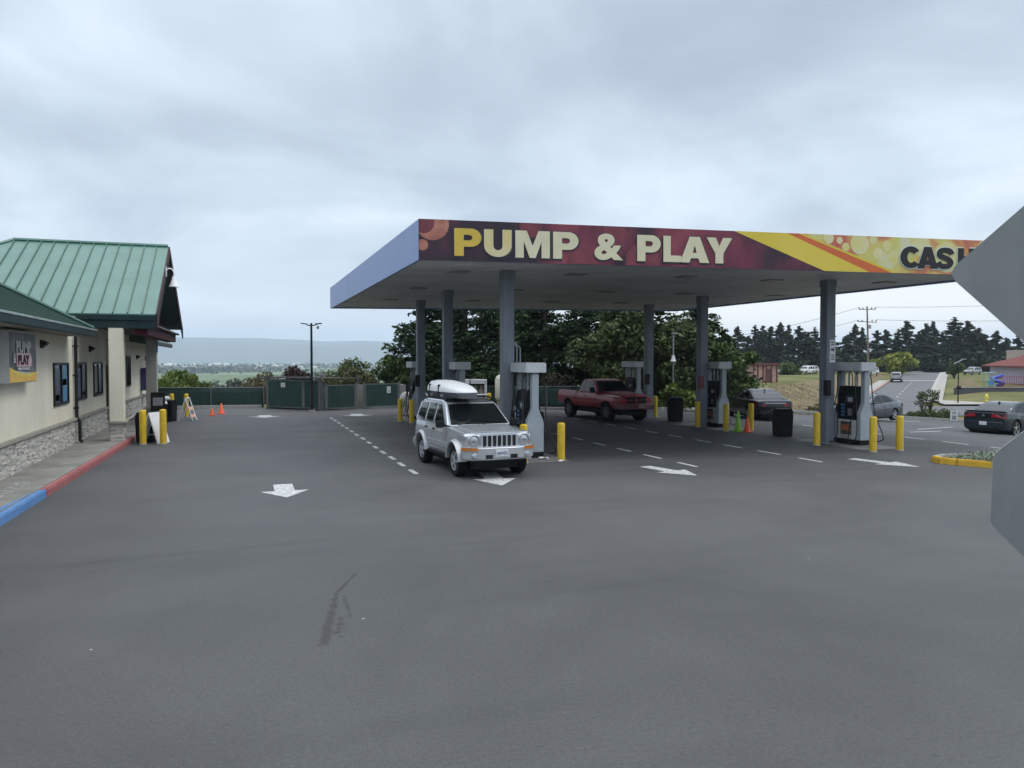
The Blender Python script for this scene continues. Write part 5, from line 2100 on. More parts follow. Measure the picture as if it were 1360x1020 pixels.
# hood with a raised centre
J.part('hood', P_sil, lambda b: b.add([(sx, y, z) for (y, z, wd) in ((-1.93, 1.035, .50), (-1.55, 1.085, .56), (-.9, 1.145, .64)) for sx in (-wd, -wd * .55, 0, wd * .55, wd)] + [(sx, y, z - .09) for (y, z, wd) in ((-1.93, 1.035, .50), (-1.55, 1.085, .56), (-.9, 1.145, .64)) for sx in (-wd, -wd * .55, 0, wd * .55, wd)],
       [(r * 5 + c, r * 5 + c + 1, r * 5 + c + 6, r * 5 + c + 5) for r in range(2) for c in range(4)] + [(15 + r * 5 + c, 15 + r * 5 + c + 5, 15 + r * 5 + c + 6, 15 + r * 5 + c + 1) for r in range(2) for c in range(4)] + [(c, 15 + c, 16 + c, 1 + c) for c in range(4)] + [(10 + c, 11 + c, 26 + c, 25 + c) for c in range(4)] + [(r * 5, (r + 1) * 5, 15 + (r + 1) * 5, 15 + r * 5) for r in range(2)] + [(r * 5 + 4, 15 + r * 5 + 4, 15 + (r + 1) * 5 + 4, (r + 1) * 5 + 4) for r in range(2)]), bevel=.02, smooth=40)
gp = J.part('grille', P_sil, lambda b: b.box2((-.47, -2.05, .72), (.47, -1.93, 1.01)), bevel=.02, smooth=40)
J.part('grille_slot', M_arch, lambda b: [b.box((-.36 + k * .12, -2.05, .86), (.082, .012, .245)) for k in range(7)], bevel=.004, parent=gp)
for sd in (-1, 1):
    h = J.part('headlight', M_lens, lambda b: b.lathe([(.001, -2.055), (.08, -2.045), (.115, -2.02), (.12, -1.9)], 24, (sd * .61, 0, .88), axis='Y'), smooth=60)
    J.part('headlight_ring', P_sild, lambda b: b.lathe([(.118, -2.03), (.125, -2.05), (.15, -2.03), (.155, -1.85), (.118, -1.85)], 24, (sd * .61, 0, .88), axis='Y', caps=False), smooth=50, parent=h)
    J.part('bulb', M_chrome, lambda b: b.lathe([(.001, -2.062), (.045, -2.058), (.05, -2.03)], 16, (sd * .61, 0, .88), axis='Y'), smooth=60, parent=h)
J.part('front_fender', P_sil, lambda b: [b.box((sd * .66, -1.68, .95), (.30, .62, .20)) for sd in (-1, 1)], bevel=.06, seg=3, smooth=50)
bp = J.part('front_bumper', P_sild, lambda b: b.prism([(-.88, -1.86, .44), (-.89, -1.95, .44), (-.70, -2.14, .44), (-.3, -2.19, .44), (.3, -2.19, .44), (.70, -2.14, .44), (.89, -1.95, .44), (.88, -1.86, .44)], (0, 0, .30)), bevel=.035, seg=3, smooth=45)
for sd in (-1, 1):
    J.part('turn_signal', M_amber, lambda b: b.prism([(sd * .895, -1.965, .665), (sd * .715, -2.145, .665), (sd * .56, -2.17, .665), (sd * .56, -2.17, .722), (sd * .72, -2.147, .73), (sd * .895, -1.97, .73)], (0, -.006, 0)), parent=bp)
    J.part('fog_lamp', M_lens, lambda b: b.lathe([(.001, -2.185), (.05, -2.178), (.065, -2.15), (.07, -2.05)], 18, (sd * .64, 0, .545), axis='Y'), smooth=50, parent=bp)
    J.part('air_intake', M_arch, lambda b: b.box((sd * .30, -2.192, .52), (.17, .01, .09)), parent=bp)
J.part('skid_valance', M_black, lambda b: b.box((0, -1.95, .40), (1.3, .2, .12)), bevel=.03)
pt_ = J.part('licence_plate', M_plate, lambda b: b.box((0, -2.203, .60), (.31, .012, .16)), bevel=.004)
letters('plate_text', '5ARW572', .1, mat('plate_blue', (.04, .06, .2), .5), (0, -2.211, .592), (R(90), 0, 0), pt_, .001, .002, .26, 'CENTER', .075)
J.mirrors(-.62, 1.16, M_black, .83, (.20, .11, .17))
J.part('wiper', M_black, lambda b: [b.tube([(x, -.80, 1.135), (x + .38, -.71, 1.20)], .009, 6) for x in (-.55, .08)])
J.part('roof_rail', M_black, lambda b: [b.tube([(sd * .60, .0, 1.69), (sd * .60, .12, 1.75), (sd * .60, 1.5, 1.745), (sd * .60, 1.7, 1.67)], .022, 8) for sd in (-1, 1)], smooth=50)
J.part('roof_bar', M_silver, lambda b: [(b.tube([(-.64, y, 1.80), (.64, y, 1.80)], .02, 8), [b.tube([(sd * .60, y, 1.74), (sd * .60, y, 1.80)], .022, 8) for sd in (-1, 1)]) for y in (.35, 1.2)], smooth=50)
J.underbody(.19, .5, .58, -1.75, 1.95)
for y in (.6, 1.35):
    J.part('box_strap', M_black, lambda b: b.box((-.22, y, 1.955), (.83, .03, .23)), bevel=.1, seg=3)
# roof box
def box_loft(b, lower):
    vs, fs = [], []
    prof = [(-.72, .10, .02), (-.64, .26, .07), (-.3, .34, .15), (.2, .38, .22), (.9, .40, .27), (1.4, .39, .27), (1.62, .33, .2), (1.68, .26, .1)]
    zb = 1.845
    for (y, w_, h_) in prof:
        if lower:
            vs += [(-w_, y, zb + .055), (-w_ * .86, y, zb - .06), (w_ * .86, y, zb - .06), (w_, y, zb + .055)]
        else:
            vs += [(-w_ * 1.02, y, zb + .056), (-w_ * .99, y, zb + .06 + h_ * .45), (-w_ * .78, y, zb + .06 + h_ * .86), (-w_ * .35, y, zb + .06 + h_), (w_ * .35, y, zb + .06 + h_), (w_ * .78, y, zb + .06 + h_ * .86), (w_ * .99, y, zb + .06 + h_ * .45), (w_ * 1.02, y, zb + .056)]
    m = 4 if lower else 8
    for i in range(len(prof) - 1):
        for k in range(m):
            k2 = (k + 1) % m
            fs.append((i * m + k, i * m + k2, (i + 1) * m + k2, (i + 1) * m + k))
    fs += [tuple(range(m)), tuple((len(prof) - 1) * m + k for k in range(m))[::-1]]
    b.add(vs, fs)


rbx = J.part('roof_box', mat('roof_box_white', (.66, .68, .70), .4, var=.04), lambda b: box_loft(b, False), smooth=50)
J.part('box_base', mat('roof_box_grey', (.09, .095, .11), .5), lambda b: box_loft(b, True), smooth=40, parent=rbx)
rbx.location = (-.22, .14, -.01)
J.part('roof', mat('reflected_soffit_roof', (.035, .036, .04), .35, coat=.4), lambda b: b.prism([(-.60, -.10, 1.648), (.60, -.10, 1.648), (.60, .25, 1.704), (.60, 1.55, 1.694), (.56, 1.86, 1.634), (-.56, 1.86, 1.634), (-.60, 1.55, 1.694), (-.60, .25, 1.704)], (0, 0, .006)))  # reflection of the dark soffit painted into the roof panel's colour
for sd in (-1, 1):
    J.part('taillight', M_redlens, lambda b: b.box((sd * .72, 2.10, .92), (.12, .03, .3)), bevel=.01)
J.part('rear_bumper', P_sild, lambda b: b.box((0, 2.12, .52), (1.7, .2, .22)), bevel=.04)

# --- red pickup
P_red = new_paint('pickup_red', (.30, .017, .028), .38, .1, coat=.4, var=.1)
tr = Car((15.72, 32.35, .0), R(6), 'red extended cab pickup truck facing out under the canopy', 'pickup truck', 'cars in view', P_red,
         [(-2.62, .66, 1.02, .82, .0), (-2.52, .60, 1.10, .88, .02), (-2.2, .58, 1.14, .93, .04), (-1.0, .56, 1.20, .96, .03), (-.8, .56, 1.24, .96, .0), (.9, .56, 1.25, .96, .0), (.93, .56, 1.27, .97, .0), (2.62, .62, 1.28, .97, .0), (2.68, .66, 1.26, .95, .0)],
         dict(zb=1.21, wb=.90, k=.30, bev=.05, prof=[(-1.02, 1.21), (-.38, 1.78), (.1, 1.83), (.62, 1.81), (.80, 1.21)], ws=(0, 1), rw=(3, 4),
              side=[[(-.70, 1.28), (-.30, 1.68), (-.18, 1.74), (.16, 1.75), (.16, 1.28)], [(.26, 1.28), (.26, 1.75), (.56, 1.74), (.68, 1.28)]]),
         dict(r=.42, ys=(-1.66, 1.66), x=.80, wd=.27, rim=.56, spokes=6, spw=.2, arch=.50, rimmat=mat('dusty_rim', (.10, .10, .10), .6)), name='pickup_truck')
tr.cut_box((-.80, 1.02, .86), (.80, 2.58, 1.5))
for d_ in tr.doors(-.86, .22, .64, 1.22, P_red):
    tr.handle(d_, .08, 1.08, M_black)
tr.patch('side_moulding', -.86, 1.2, .90, .94, M_redlens, .012, th=.02, nz=1)
tr.part('hood', P_red, lambda b: b.prism([(-.62, -2.50, 1.10), (.62, -2.50, 1.10), (.66, -.95, 1.20), (-.66, -.95, 1.20)], (0, 0, .10)), bevel=.05, seg=3, smooth=50)
tg = tr.part('grille', P_red, lambda b: b.prism([(-.52, -2.66, .80), (.52, -2.66, .80), (.60, -2.62, 1.17), (-.60, -2.62, 1.17)], (0, .12, 0)), bevel=.02)
tr.part('grille_opening', M_arch, lambda b: [b.box((sx * .27, -2.655, zz), (.46, .02, .13), rx=R(-6)) for sx in (-1, 1) for zz in (.89, 1.05)], parent=tg)
for sd in (-1, 1):
    tr.part('headlight', mat('dusty_lens', (.24, .16, .16), .3), lambda b: b.box((sd * .73, -2.57, .98), (.25, .06, .17)), bevel=.02)
tb = tr.part('front_bumper', new_paint('bumper_red', (.10, .012, .018), .4), lambda b: b.prism([(-.98, -2.35, .56), (-.96, -2.62, .56), (-.7, -2.76, .56), (.7, -2.76, .56), (.96, -2.62, .56), (.98, -2.35, .56)], (0, 0, .26)), bevel=.04, seg=3, smooth=50)
tr.part('licence_plate', mat('dim_plate', (.25, .16, .17), .5), lambda b: b.box((.18, -2.77, .69), (.31, .012, .15)), parent=tb)
tr.mirrors(-.72, 1.36, M_black, .90, (.24, .10, .24))
tr.part('taillight', M_redlens, lambda b: [b.box((sd * .93, 2.685, 1.0), (.08, .03, .35)) for sd in (-1, 1)])
tr.part('roof_lamp', M_amber, lambda b: [b.box((x, -.28, 1.85), (.08, .05, .025)) for x in (-.3, 0, .3)])
tr.part('tool_load', M_black, lambda b: [b.box((.1, 1.3, 1.2), (1.1, .4, .28)), b.box((-.3, 1.9, 1.18), (.5, .5, .24), R(12))], bevel=.03)
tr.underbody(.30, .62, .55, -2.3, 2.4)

# --- sedans
GH_SEDAN = dict(zb=.93, wb=.80, k=.42, bev=.045, prof=[(-1.02, .93), (-.22, 1.36), (.25, 1.43), (.85, 1.40), (1.30, 1.27), (1.92, 1.0), (1.92, .93)], ws=(0, 1), rw=(4, 5),
                side=[[(-.62, .99), (-.18, 1.26), (.05, 1.345), (.36, 1.36), (.36, .99)], [(.45, .99), (.45, 1.36), (.80, 1.34), (1.10, 1.24), (1.36, 1.05), (1.36, .99)]])
BODY_SEDAN = [(-2.36, .30, .58, .62, .02), (-2.28, .22, .66, .74, .03), (-2.0, .20, .74, .84, .04), (-1.2, .19, .86, .90, .04), (-.9, .19, .92, .905, .02), (.6, .19, .97, .91, .0), (1.6, .20, 1.00, .90, .02), (2.2, .24, .99, .84, .02), (2.38, .30, .94, .76, .01), (2.42, .40, .82, .70, .0)]


def sedan_parts(c, paint, plate_rear=True, chrome_bar=False):
    c.underbody(.13, .3, .62, -2.1, 2.2)
    for d_ in c.doors(-.82, .38, .30, .93, paint):
        c.handle(d_, .25, .80, paint)
    for d_ in c.doors(.412, 1.12, .30, .93, paint, 6):
        c.handle(d_, 1.0, .82, paint)
    c.mirrors(-.62, 1.0, paint, .80, (.19, .11, .12))
    for sd in (-1, 1):
        c.part('headlight', M_lens, lambda b: b.prism([(sd * .52, -2.30, .56), (sd * .74, -2.20, .58), (sd * .84, -1.98, .64), (sd * .80, -1.98, .73), (sd * .55, -2.26, .67)], (0, -.02, .012)), bevel=.01)
        c.part('taillight', M_redlens, lambda b: b.prism([(sd * .42, 2.425, .72), (sd * .70, 2.40, .72), (sd * .865, 2.16, .74), (sd * .865, 2.16, .90), (sd * .74, 2.385, .90), (sd * .42, 2.41, .88)], (0, .016, 0)), bevel=.008)
    c.part('front_bumper', paint, lambda b: b.prism([(-.80, -2.12, .22), (-.62, -2.40, .22), (.62, -2.40, .22), (.80, -2.12, .22)], (0, 0, .26)), bevel=.05, seg=3, smooth=50)
    c.part('grille', M_arch, lambda b: b.box((0, -2.385, .52), (.8, .03, .12)), bevel=.01)
    c.part('lower_intake', M_arch, lambda b: b.box((0, -2.40, .32), (.9, .02, .12)), bevel=.01)
    rb_ = c.part('rear_bumper', paint, lambda b: b.prism([(-.86, 2.10, .30), (-.72, 2.46, .30), (.72, 2.46, .30), (.86, 2.10, .30)], (0, 0, .30)), bevel=.06, seg=3, smooth=50)
    c.part('rear_valance', M_black, lambda b: b.box((0, 2.40, .27), (1.3, .14, .12)), bevel=.02, parent=rb_)
    if plate_rear:
        c.part('licence_plate', M_plate, lambda b: b.box((0, 2.44 if not chrome_bar else 2.475, .74 if not chrome_bar else .52), (.31, .015, .155)), bevel=.004)
    if chrome_bar:
        c.part('trunk_bar', M_chrome, lambda b: b.box((0, 2.432, .86), (.95, .02, .05)), bevel=.006)
    c.part('antenna', M_black, lambda b: b.prism([(-.02, 1.0, 1.38), (.02, 1.0, 1.38), (.02, 1.16, 1.35), (-.02, 1.16, 1.35)], (0, .02, .07)), bevel=.01)


P_blk = new_paint('black_paint', (.006, .006, .008), .25, .0, coat=.25)
bl = Car((23.15, 31.1, lotz(23.2)), R(180 - 17), 'black sedan with a chrome bar on its boot, parked beside the middle right dispenser', 'sedan', 'cars in view', P_blk, BODY_SEDAN, dict(GH_SEDAN, trim=[(-.66, .975), (.4, .975), (1.4, 1.03)]), dict(r=.33, ys=(-1.4, 1.42), x=.78, wd=.22, rim=.68, spokes=5))
sedan_parts(bl, P_blk, True, True)
P_gry = new_paint('silver_grey_paint', (.095, .105, .125), .25, .5)
gr_ = Car((31.5, 33.0, lotz(31.5)), R(-75), 'silver grey sedan seen through the right hand dispenser, its nose pointing left', 'sedan', 'cars in view', P_gry, BODY_SEDAN, GH_SEDAN, dict(r=.32, ys=(-1.38, 1.38), x=.78, wd=.21, rim=.68, spokes=7, spw=.1))
sedan_parts(gr_, P_gry)
P_nav = new_paint('navy_paint', (.014, .022, .032), .22, .2, coat=.4)
BODY_CPE = [(-2.5, .30, .66, .70, .02), (-2.4, .22, .76, .80, .03), (-2.0, .20, .84, .88, .04), (-1.2, .19, .92, .93, .03), (-.8, .19, .97, .935, .02), (.7, .19, 1.01, .935, .0), (1.5, .20, 1.04, .95, .01), (2.25, .24, 1.07, .90, .0), (2.40, .30, 1.06, .86, .0), (2.44, .36, .98, .84, .0), (2.45, .42, .80, .82, .0)]
ch = Car((32.85, 25.7, lotz(32.85)), R(180 - 76), 'dark navy sedan at the right edge beyond the yellow kerb, tail lights showing', 'sedan', 'cars in view', P_nav, BODY_CPE,
         dict(zb=.98, wb=.83, k=.42, bev=.045, prof=[(-.95, .98), (-.2, 1.38), (.3, 1.46), (.9, 1.43), (1.25, 1.35), (2.0, 1.06), (2.0, .98)], ws=(0, 1), rw=(4, 5),
              side=[[(-.58, 1.04), (-.16, 1.29), (.1, 1.385), (.36, 1.395), (.36, 1.04)], [(.45, 1.04), (.45, 1.395), (.85, 1.37), (1.12, 1.28), (1.3, 1.12), (1.3, 1.04)]]),
         dict(r=.36, ys=(-1.5, 1.52), x=.80, wd=.24, rim=.72, spokes=5, spw=.12, rimmat=M_chrome))
for d_ in ch.doors(-.8, .4, .32, .96, P_nav):
    ch.handle(d_, .26, .84, P_nav)
for d_ in ch.doors(.432, 1.1, .32, .96, P_nav, 6):
    ch.handle(d_, .98, .86, P_nav)
for sd in (-1, 1):
    ch.part('taillight', M_redlens, lambda b: b.prism([(sd * .32, 2.464, .85), (sd * .84, 2.44, .82), (sd * .885, 2.30, .83), (sd * .885, 2.30, .98), (sd * .84, 2.43, 1.0), (sd * .36, 2.457, 1.0)], (0, .016, 0)), bevel=.008)
tp = ch.part('tail_panel', M_black, lambda b: b.box((0, 2.452, .90), (1.0, .03, .16)), bevel=.01)
ch.part('tail_emblem', M_chrome, lambda b: b.lathe([(.001, 2.478), (.045, 2.476), (.05, 2.462)], 14, (0, 0, .92), axis='Y'), parent=tp, smooth=50)
rb_ = ch.part('rear_bumper', P_nav, lambda b: b.prism([(-.92, 2.1, .30), (-.80, 2.50, .30), (.80, 2.50, .30), (.92, 2.1, .30)], (0, 0, .40)), bevel=.07, seg=3, smooth=50)
ch.part('rear_diffuser', M_black, lambda b: b.box((0, 2.44, .29), (1.2, .16, .13)), bevel=.02, parent=rb_)
ch.part('licence_plate', M_plate, lambda b: b.box((0, 2.512, .58), (.31, .014, .155)), bevel=.004)
ch.part('boot_spoiler', P_nav, lambda b: b.prism([(-.84, 2.15, 1.06), (.84, 2.15, 1.06), (.80, 2.46, 1.10), (-.80, 2.46, 1.10)], (0, 0, .02)), bevel=.008)
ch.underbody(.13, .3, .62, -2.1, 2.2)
ch.mirrors(-.6, 1.05, P_nav, .83, (.19, .11, .13))
ch.part('antenna', M_black, lambda b: b.prism([(-.02, 1.0, 1.41), (.02, 1.0, 1.41), (.02, 1.16, 1.38), (-.02, 1.16, 1.38)], (0, .02, .07)), bevel=.01)
ch.part('headlight', M_lens, lambda b: [b.box((sd * .62, -2.46, .68), (.3, .05, .12)) for sd in (-1, 1)], bevel=.01)

# --- far vehicles
P_wht = new_paint('white_paint_car', (.60, .61, .62), .3, .0)
P_far = new_paint('far_silver_paint', (.32, .33, .35), .3, .3)
BODY_SUV = [(-2.2, .40, .80, .76, .02), (-2.1, .34, .95, .84, .02), (-.95, .32, 1.06, .90, .03), (.6, .32, 1.10, .91, .0), (2.05, .34, 1.10, .88, .0), (2.2, .45, 1.0, .82, .0)]
GH_SUV = dict(zb=1.06, wb=.84, k=.26, bev=.06, prof=[(-1.05, 1.06), (-.3, 1.60), (.2, 1.70), (1.4, 1.68), (1.85, 1.60), (2.15, 1.06)], ws=(0, 1), rw=(4, 5), side=[[(-.68, 1.12), (-.2, 1.50), (.2, 1.56), (.2, 1.12)], [(.32, 1.12), (.32, 1.58), (1.0, 1.57), (1.0, 1.12)], [(1.12, 1.12), (1.12, 1.56), (1.6, 1.54), (1.85, 1.12)]])
WH_SUV = dict(r=.36, ys=(-1.35, 1.35), x=.76, wd=.24, rim=.62, spokes=5)


def suv_parts(c, p):
    c.part('taillight', M_redlens, lambda b: [b.box((sd * .80, 2.19, .95), (.14, .04, .34)) for sd in (-1, 1)])
    c.part('headlight', M_lens, lambda b: [b.box((sd * .65, -2.17, .82), (.28, .05, .14)) for sd in (-1, 1)])
    c.part('front_bumper', M_black, lambda b: b.box((0, -2.2, .48), (1.6, .14, .22)), bevel=.03)
    c.part('rear_bumper', M_black, lambda b: b.box((0, 2.22, .50), (1.6, .14, .22)), bevel=.03)
    c.part('licence_plate', M_plate, lambda b: b.box((0, 2.22, .74), (.31, .02, .15)))
    c.mirrors(-.7, 1.14, p, .85)


px_, py_, pz_ = fwd(134, road_lat(134) - 2.7)
a_ = -math.atan2(*(Vector(fwd(150, road_lat(150))) - Vector(fwd(134, road_lat(134)))).xy)
sv = Car((px_, py_, pz_ + .1), a_ + math.pi, 'silver estate car driving up the road that climbs beyond the lot', 'car', 'cars in view', P_far, BODY_SUV, GH_SUV, WH_SUV)
suv_parts(sv, P_far)
wh = Car((*fwd(150, 52.5)[:2], fwd(150, 52.5)[2]), R(-75), 'white hatchback parked beyond the grass field, just right of the small brick building', 'car', 'cars in view', P_wht, BODY_SUV, GH_SUV, WH_SUV)
suv_parts(wh, P_wht)
farcars = [((152, 57.6), -70, 'white van-like car parked beyond the field, first left of the arrow sign column', 0),
           ((156, 59.6), -80, 'white car parked behind another just left of the arrow sign column', 0),
           ((158, 66.0), -60, 'white car parked beyond the field just right of the arrow sign column', 0),
           ((158, 69.0), -110, 'silver car in the far lot seen above the right hand dispenser', 1),
           ((156, 72.0), -70, 'white car in the far lot left of the pole base, above the right hand dispenser', 0),
           ((166, 98.5), -80, 'grey car parked far right beyond the lawn, left of the school', 1)]
for (d, l), rz, lab, k in farcars:
    c = copy_tree(sv.e if k else wh.e)
    c.location = fwd(d, l)
    c.rotation_euler = (0, 0, R(rz))
    c['label'] = lab


# ------------------------------------------------------------------ vegetation
F_DARK = foliage('cypress_foliage', (.007, .019, .007), (.040, .075, .022))
F_OLIVE = foliage('olive_foliage', (.024, .042, .014), (.105, .130, .045))
F_GREEN = foliage('bush_foliage', (.022, .045, .012), (.10, .145, .035))
F_BRIGHT = foliage('bright_foliage', (.05, .09, .015), (.17, .22, .05))
F_YEL = foliage('yellow_green_foliage', (.10, .14, .015), (.27, .29, .04))
F_PURPLE = foliage('purple_foliage', (.02, .012, .014), (.06, .035, .03))
F_BROWN = foliage('brown_foliage', (.05, .045, .02), (.13, .11, .05))
F_FAR = foliage('far_pine_foliage', (.008, .016, .008), (.034, .052, .022))
F_GREY = foliage('grey_green_foliage', (.10, .13, .09), (.28, .32, .24))
F_DULL = foliage('dull_wood_foliage', (.025, .035, .02), (.06, .08, .04))
M_bark = mat('bark', (.055, .042, .032), .9, col2=(.10, .08, .065), vscale=5, bump=.8, bscale=14, stretch=(3, 3, .5))


def leaf_mesh(name, C, D, ln, wd, m):
    """one quad per leaf spray: C centres, D long directions"""
    n = len(C)
    rng = np.random.default_rng(n)
    D = D / np.maximum(np.linalg.norm(D, axis=1, keepdims=True), 1e-6)
    A = rng.normal(size=(n, 3))
    S = np.cross(D, A)
    S /= np.maximum(np.linalg.norm(S, axis=1, keepdims=True), 1e-6)
    ln, wd = ln[:, None], wd[:, None]
    V = np.stack([C - D * ln * .5, C + S * wd * .5 - D * ln * .05, C + D * ln * .5, C - S * wd * .5 - D * ln * .05], axis=1).reshape(-1, 3)
    me = bpy.data.meshes.new(name)
    me.vertices.add(4 * n)
    me.vertices.foreach_set('co', V.astype(np.float32).ravel())
    me.loops.add(4 * n)
    me.loops.foreach_set('vertex_index', np.arange(4 * n, dtype=np.int32))
    me.polygons.add(n)
    me.polygons.foreach_set('loop_start', np.arange(0, 4 * n, 4, dtype=np.int32))
    me.update()
    me.validate()
    me.materials.append(m)
    return me


def link_mesh(name, me, parent):
    o = bpy.data.objects.new(name, me)
    COL.objects.link(o)
    o.parent = parent
    return o


def conifer(loc, h, r, label, group, seed, m=F_DARK, dens=1.0, leaf=.26, low=.03, cat='tree', taper=1.0, name='conifer_tree'):
    rng = np.random.default_rng(seed)
    e = empty(name, loc, float(rng.uniform(0, 6)), label, cat, group)
    C, D, Ls = [], [], []
    tr = MB()
    lean = rng.normal(size=2) * .02 * h
    tr.tube([(0, 0, -.3), (lean[0] * .3, lean[1] * .3, h * .4), (lean[0], lean[1], h * .95)], [r * .085, r * .06, .02], 9)
    nb = int(h * 8 * dens)
    for i in range(nb):
        u = (i + rng.uniform(0, 1)) / nb
        z = h * (low + (1 - low) * u)
        rad = r * (1 - u ** 1.6 * .93) * taper ** u * rng.uniform(.55, 1.15) * (.75 + .25 * min(1, u * 5))
        az = rng.uniform(0, 2 * math.pi)
        dirv = np.array([math.cos(az), math.sin(az), rng.uniform(-.12, .28)])
        base = np.array([lean[0] * u, lean[1] * u, z])
        tip = base + dirv * rad
        tr.tube([tuple(base), tuple(base + dirv * rad * .55)], [.03 + .012 * r * (1 - u), .012], 4, caps=False)
        k = max(8, int(rad * 34 * dens))
        t = rng.beta(2.2, 1.3, size=k)
        c = base + dirv * rad * t[:, None]
        spread = (.10 + .26 * (1 - np.abs(t - .6)))[:, None] * min(1.0, rad * .55 + .15)
        c = c + rng.normal(size=(k, 3)) * spread * np.array([1.0, 1.0, .36])
        c[:, 2] -= .10 * t * t * rad
        d = dirv * .8 + rng.normal(size=(k, 3)) * np.array([.6, .6, .35])
        C.append(c)
        D.append(d)
        Ls.append(rng.uniform(.6, 1.4, size=k) * leaf)
    C, D, Ls = np.concatenate(C), np.concatenate(D), np.concatenate(Ls)
    link_mesh('crown', leaf_mesh('crown', C, D, Ls * 1.5, Ls * .62, m), e)
    tr.build('trunk', M_bark, e, smooth=50)
    return e


def broadleaf(loc, h, r, label, group, seed, m, n=6000, leaf=.16, trunk=.3, cat='tree', squash=.8, name='leafy_tree', upright=0.0, lumps=16):
    rng = np.random.default_rng(seed)
    e = empty(name, loc, 0, label, cat, group)
    cz = h * trunk + (h - h * trunk) * .5
    rz2 = (h - h * trunk) * .5
    tr = MB()
    P, W = [], []
    for i in range(lumps):
        v = rng.normal(size=3)
        v /= np.linalg.norm(v)
        q = v * np.array([r, r, rz2]) * rng.uniform(.35, .85) + np.array([0, 0, cz])
        q[2] = max(q[2], h * .12)
        P.append(q)
        W.append(rng.uniform(.22, .48) * r)
        tr.tube([(0, 0, -.2), (q[0] * .3, q[1] * .3, q[2] * .5), tuple(q)], [.035 * r + .02, .02 * r + .012, .008], 5, caps=False)
    P, W = np.array(P), np.array(W)
    idx = rng.integers(0, lumps, n)
    v = rng.normal(size=(n, 3))
    v /= np.linalg.norm(v, axis=1, keepdims=True)
    rad = W[idx][:, None] * rng.uniform(.45, 1.08, size=(n, 1)) ** .7
    C = P[idx] + v * rad * np.array([1, 1, squash])
    C[:, 2] = np.maximum(C[:, 2], .03)
    D = rng.normal(size=(n, 3)) + v * .6 + np.array([0, 0, upright])
    l = rng.uniform(.6, 1.4, n) * leaf
    link_mesh('crown', leaf_mesh('crown', C, D, l * 1.4, l * .8, m), e)
    tr.build('trunk', M_bark, e, smooth=50)
    return e


TG = 'tall dark cypresses behind the pumps'


def at(px, d):
    """ground point seen at image column px, d metres ahead"""
    return fwd(d, (px - 680) / F_PX * d)


for px, d, h, r, seed, m, lab, dens in (
        (566, 48.5, 8.8, 2.45, 1, F_DARK, 'leftmost tall dark cypress with layered boughs, behind the far left columns', 1.15),
        (617, 51, 9.2, 3.3, 2, F_DARK, 'tall dark cypress above the roof box of the silver off-roader', .95),
        (668, 49, 9.3, 3.0, 3, F_DARK, 'tall dark cypress behind the near left column', .95),
        (722, 50.5, 9.0, 3.4, 4, F_DARK, 'tall dark cypress right of the near left column, sky showing through it', 1.0),
        (780, 51, 8.8, 3.4, 5, F_DARK, 'tall dark cypress behind the cab of the red pickup', 1.15),
        (872, 50.5, 8.6, 3.3, 6, F_DARK, 'tall dark cypress behind the far right column', 1.15),
        (928, 52, 8.2, 3.1, 7, F_DARK, 'tall dark cypress behind the middle right column', 1.1),
        (590, 55, 9.0, 3.2, 11, F_DARK, 'tall dark cypress standing back between the two far left columns', 1.0),
        (697, 55, 9.2, 3.4, 12, F_DARK, 'tall dark cypress standing back, just right of the near left column', 1.0),
        (835, 55, 9.0, 3.5, 13, F_DARK, 'tall dark cypress standing back behind the loose olive tree', 1.0),
        (962, 50, 5.2, 2.3, 9, F_DARK, 'shorter cypress ending the dark row on the right, pointed top clear of the canopy', 1.4)):
    conifer(at(px, d), h, r * 1.12, lab, TG, seed, m, dens * 1.5, .215)
broadleaf(at(825, 45.5), 6.6, 2.7, 'loose olive green tree before the dark cypresses, left of the far right column', None, 21, F_OLIVE, 12000, .20, .1, upright=.1, lumps=26)
broadleaf(at(898, 45), 6.0, 2.2, 'loose olive green tree between the far and middle right columns', None, 22, F_OLIVE, 9000, .20, .1, lumps=22)
broadleaf(at(972, 47), 4.6, 1.7, 'dark green leafy tree right of the middle right column, above the brick building', None, 26, F_GREEN, 6000, .19, .05, lumps=18)
broadleaf(at(903, 42.3), 1.7, 1.1, 'light green shrub at the foot of the lamp post with a white bell shade', None, 23, F_BRIGHT, 2200, .15, .05, 'shrub', name='shrub')
broadleaf(at(742, 47.5), 2.1, 1.5, 'brownish undergrowth shrub left of the red pickup, above the green fence', None, 24, foliage('undergrowth', (.02, .02, .01), (.07, .06, .03)), 2600, .16, .1, 'shrub', name='shrub')
broadleaf(at(522, 47.6), 3.3, 1.35, 'mid green bush at the left foot of the leftmost cypress', None, 25, F_GREEN, 5200, .16, .02, 'bush', name='bush', lumps=20)
broadleaf(at(472, 54), 3.7, 2.0, 'rounded olive green bush behind the gate of the open dumpster enclosure', None, 27, foliage('sage_foliage', (.04, .055, .022), (.14, .16, .065)), 5200, .15, .0, 'bush', name='bush', lumps=22)
broadleaf(at(432, 56), 2.9, 1.5, 'low scrubby bush right of the twin lamp pole', None, 28, F_BROWN, 2600, .13, .0, 'bush', name='bush')
broadleaf(at(391, 55), 3.2, 1.2, 'dark purple leaved bush above the roof of the roofed dumpster enclosure', None, 29, F_PURPLE, 1700, .17, .2, 'bush', name='bush', upright=.6)
broadleaf(at(350, 58), 2.7, 1.9, 'brown olive bush left of the roofed dumpster enclosure', None, 30, F_BROWN, 3400, .14, .0, 'bush', name='bush')
broadleaf(at(240, 52), 2.35, 1.5, 'bright green upright shrub behind the fence right of the store', None, 31, F_BRIGHT, 5200, .15, .0, 'shrub', name='shrub', upright=1.6, lumps=26)
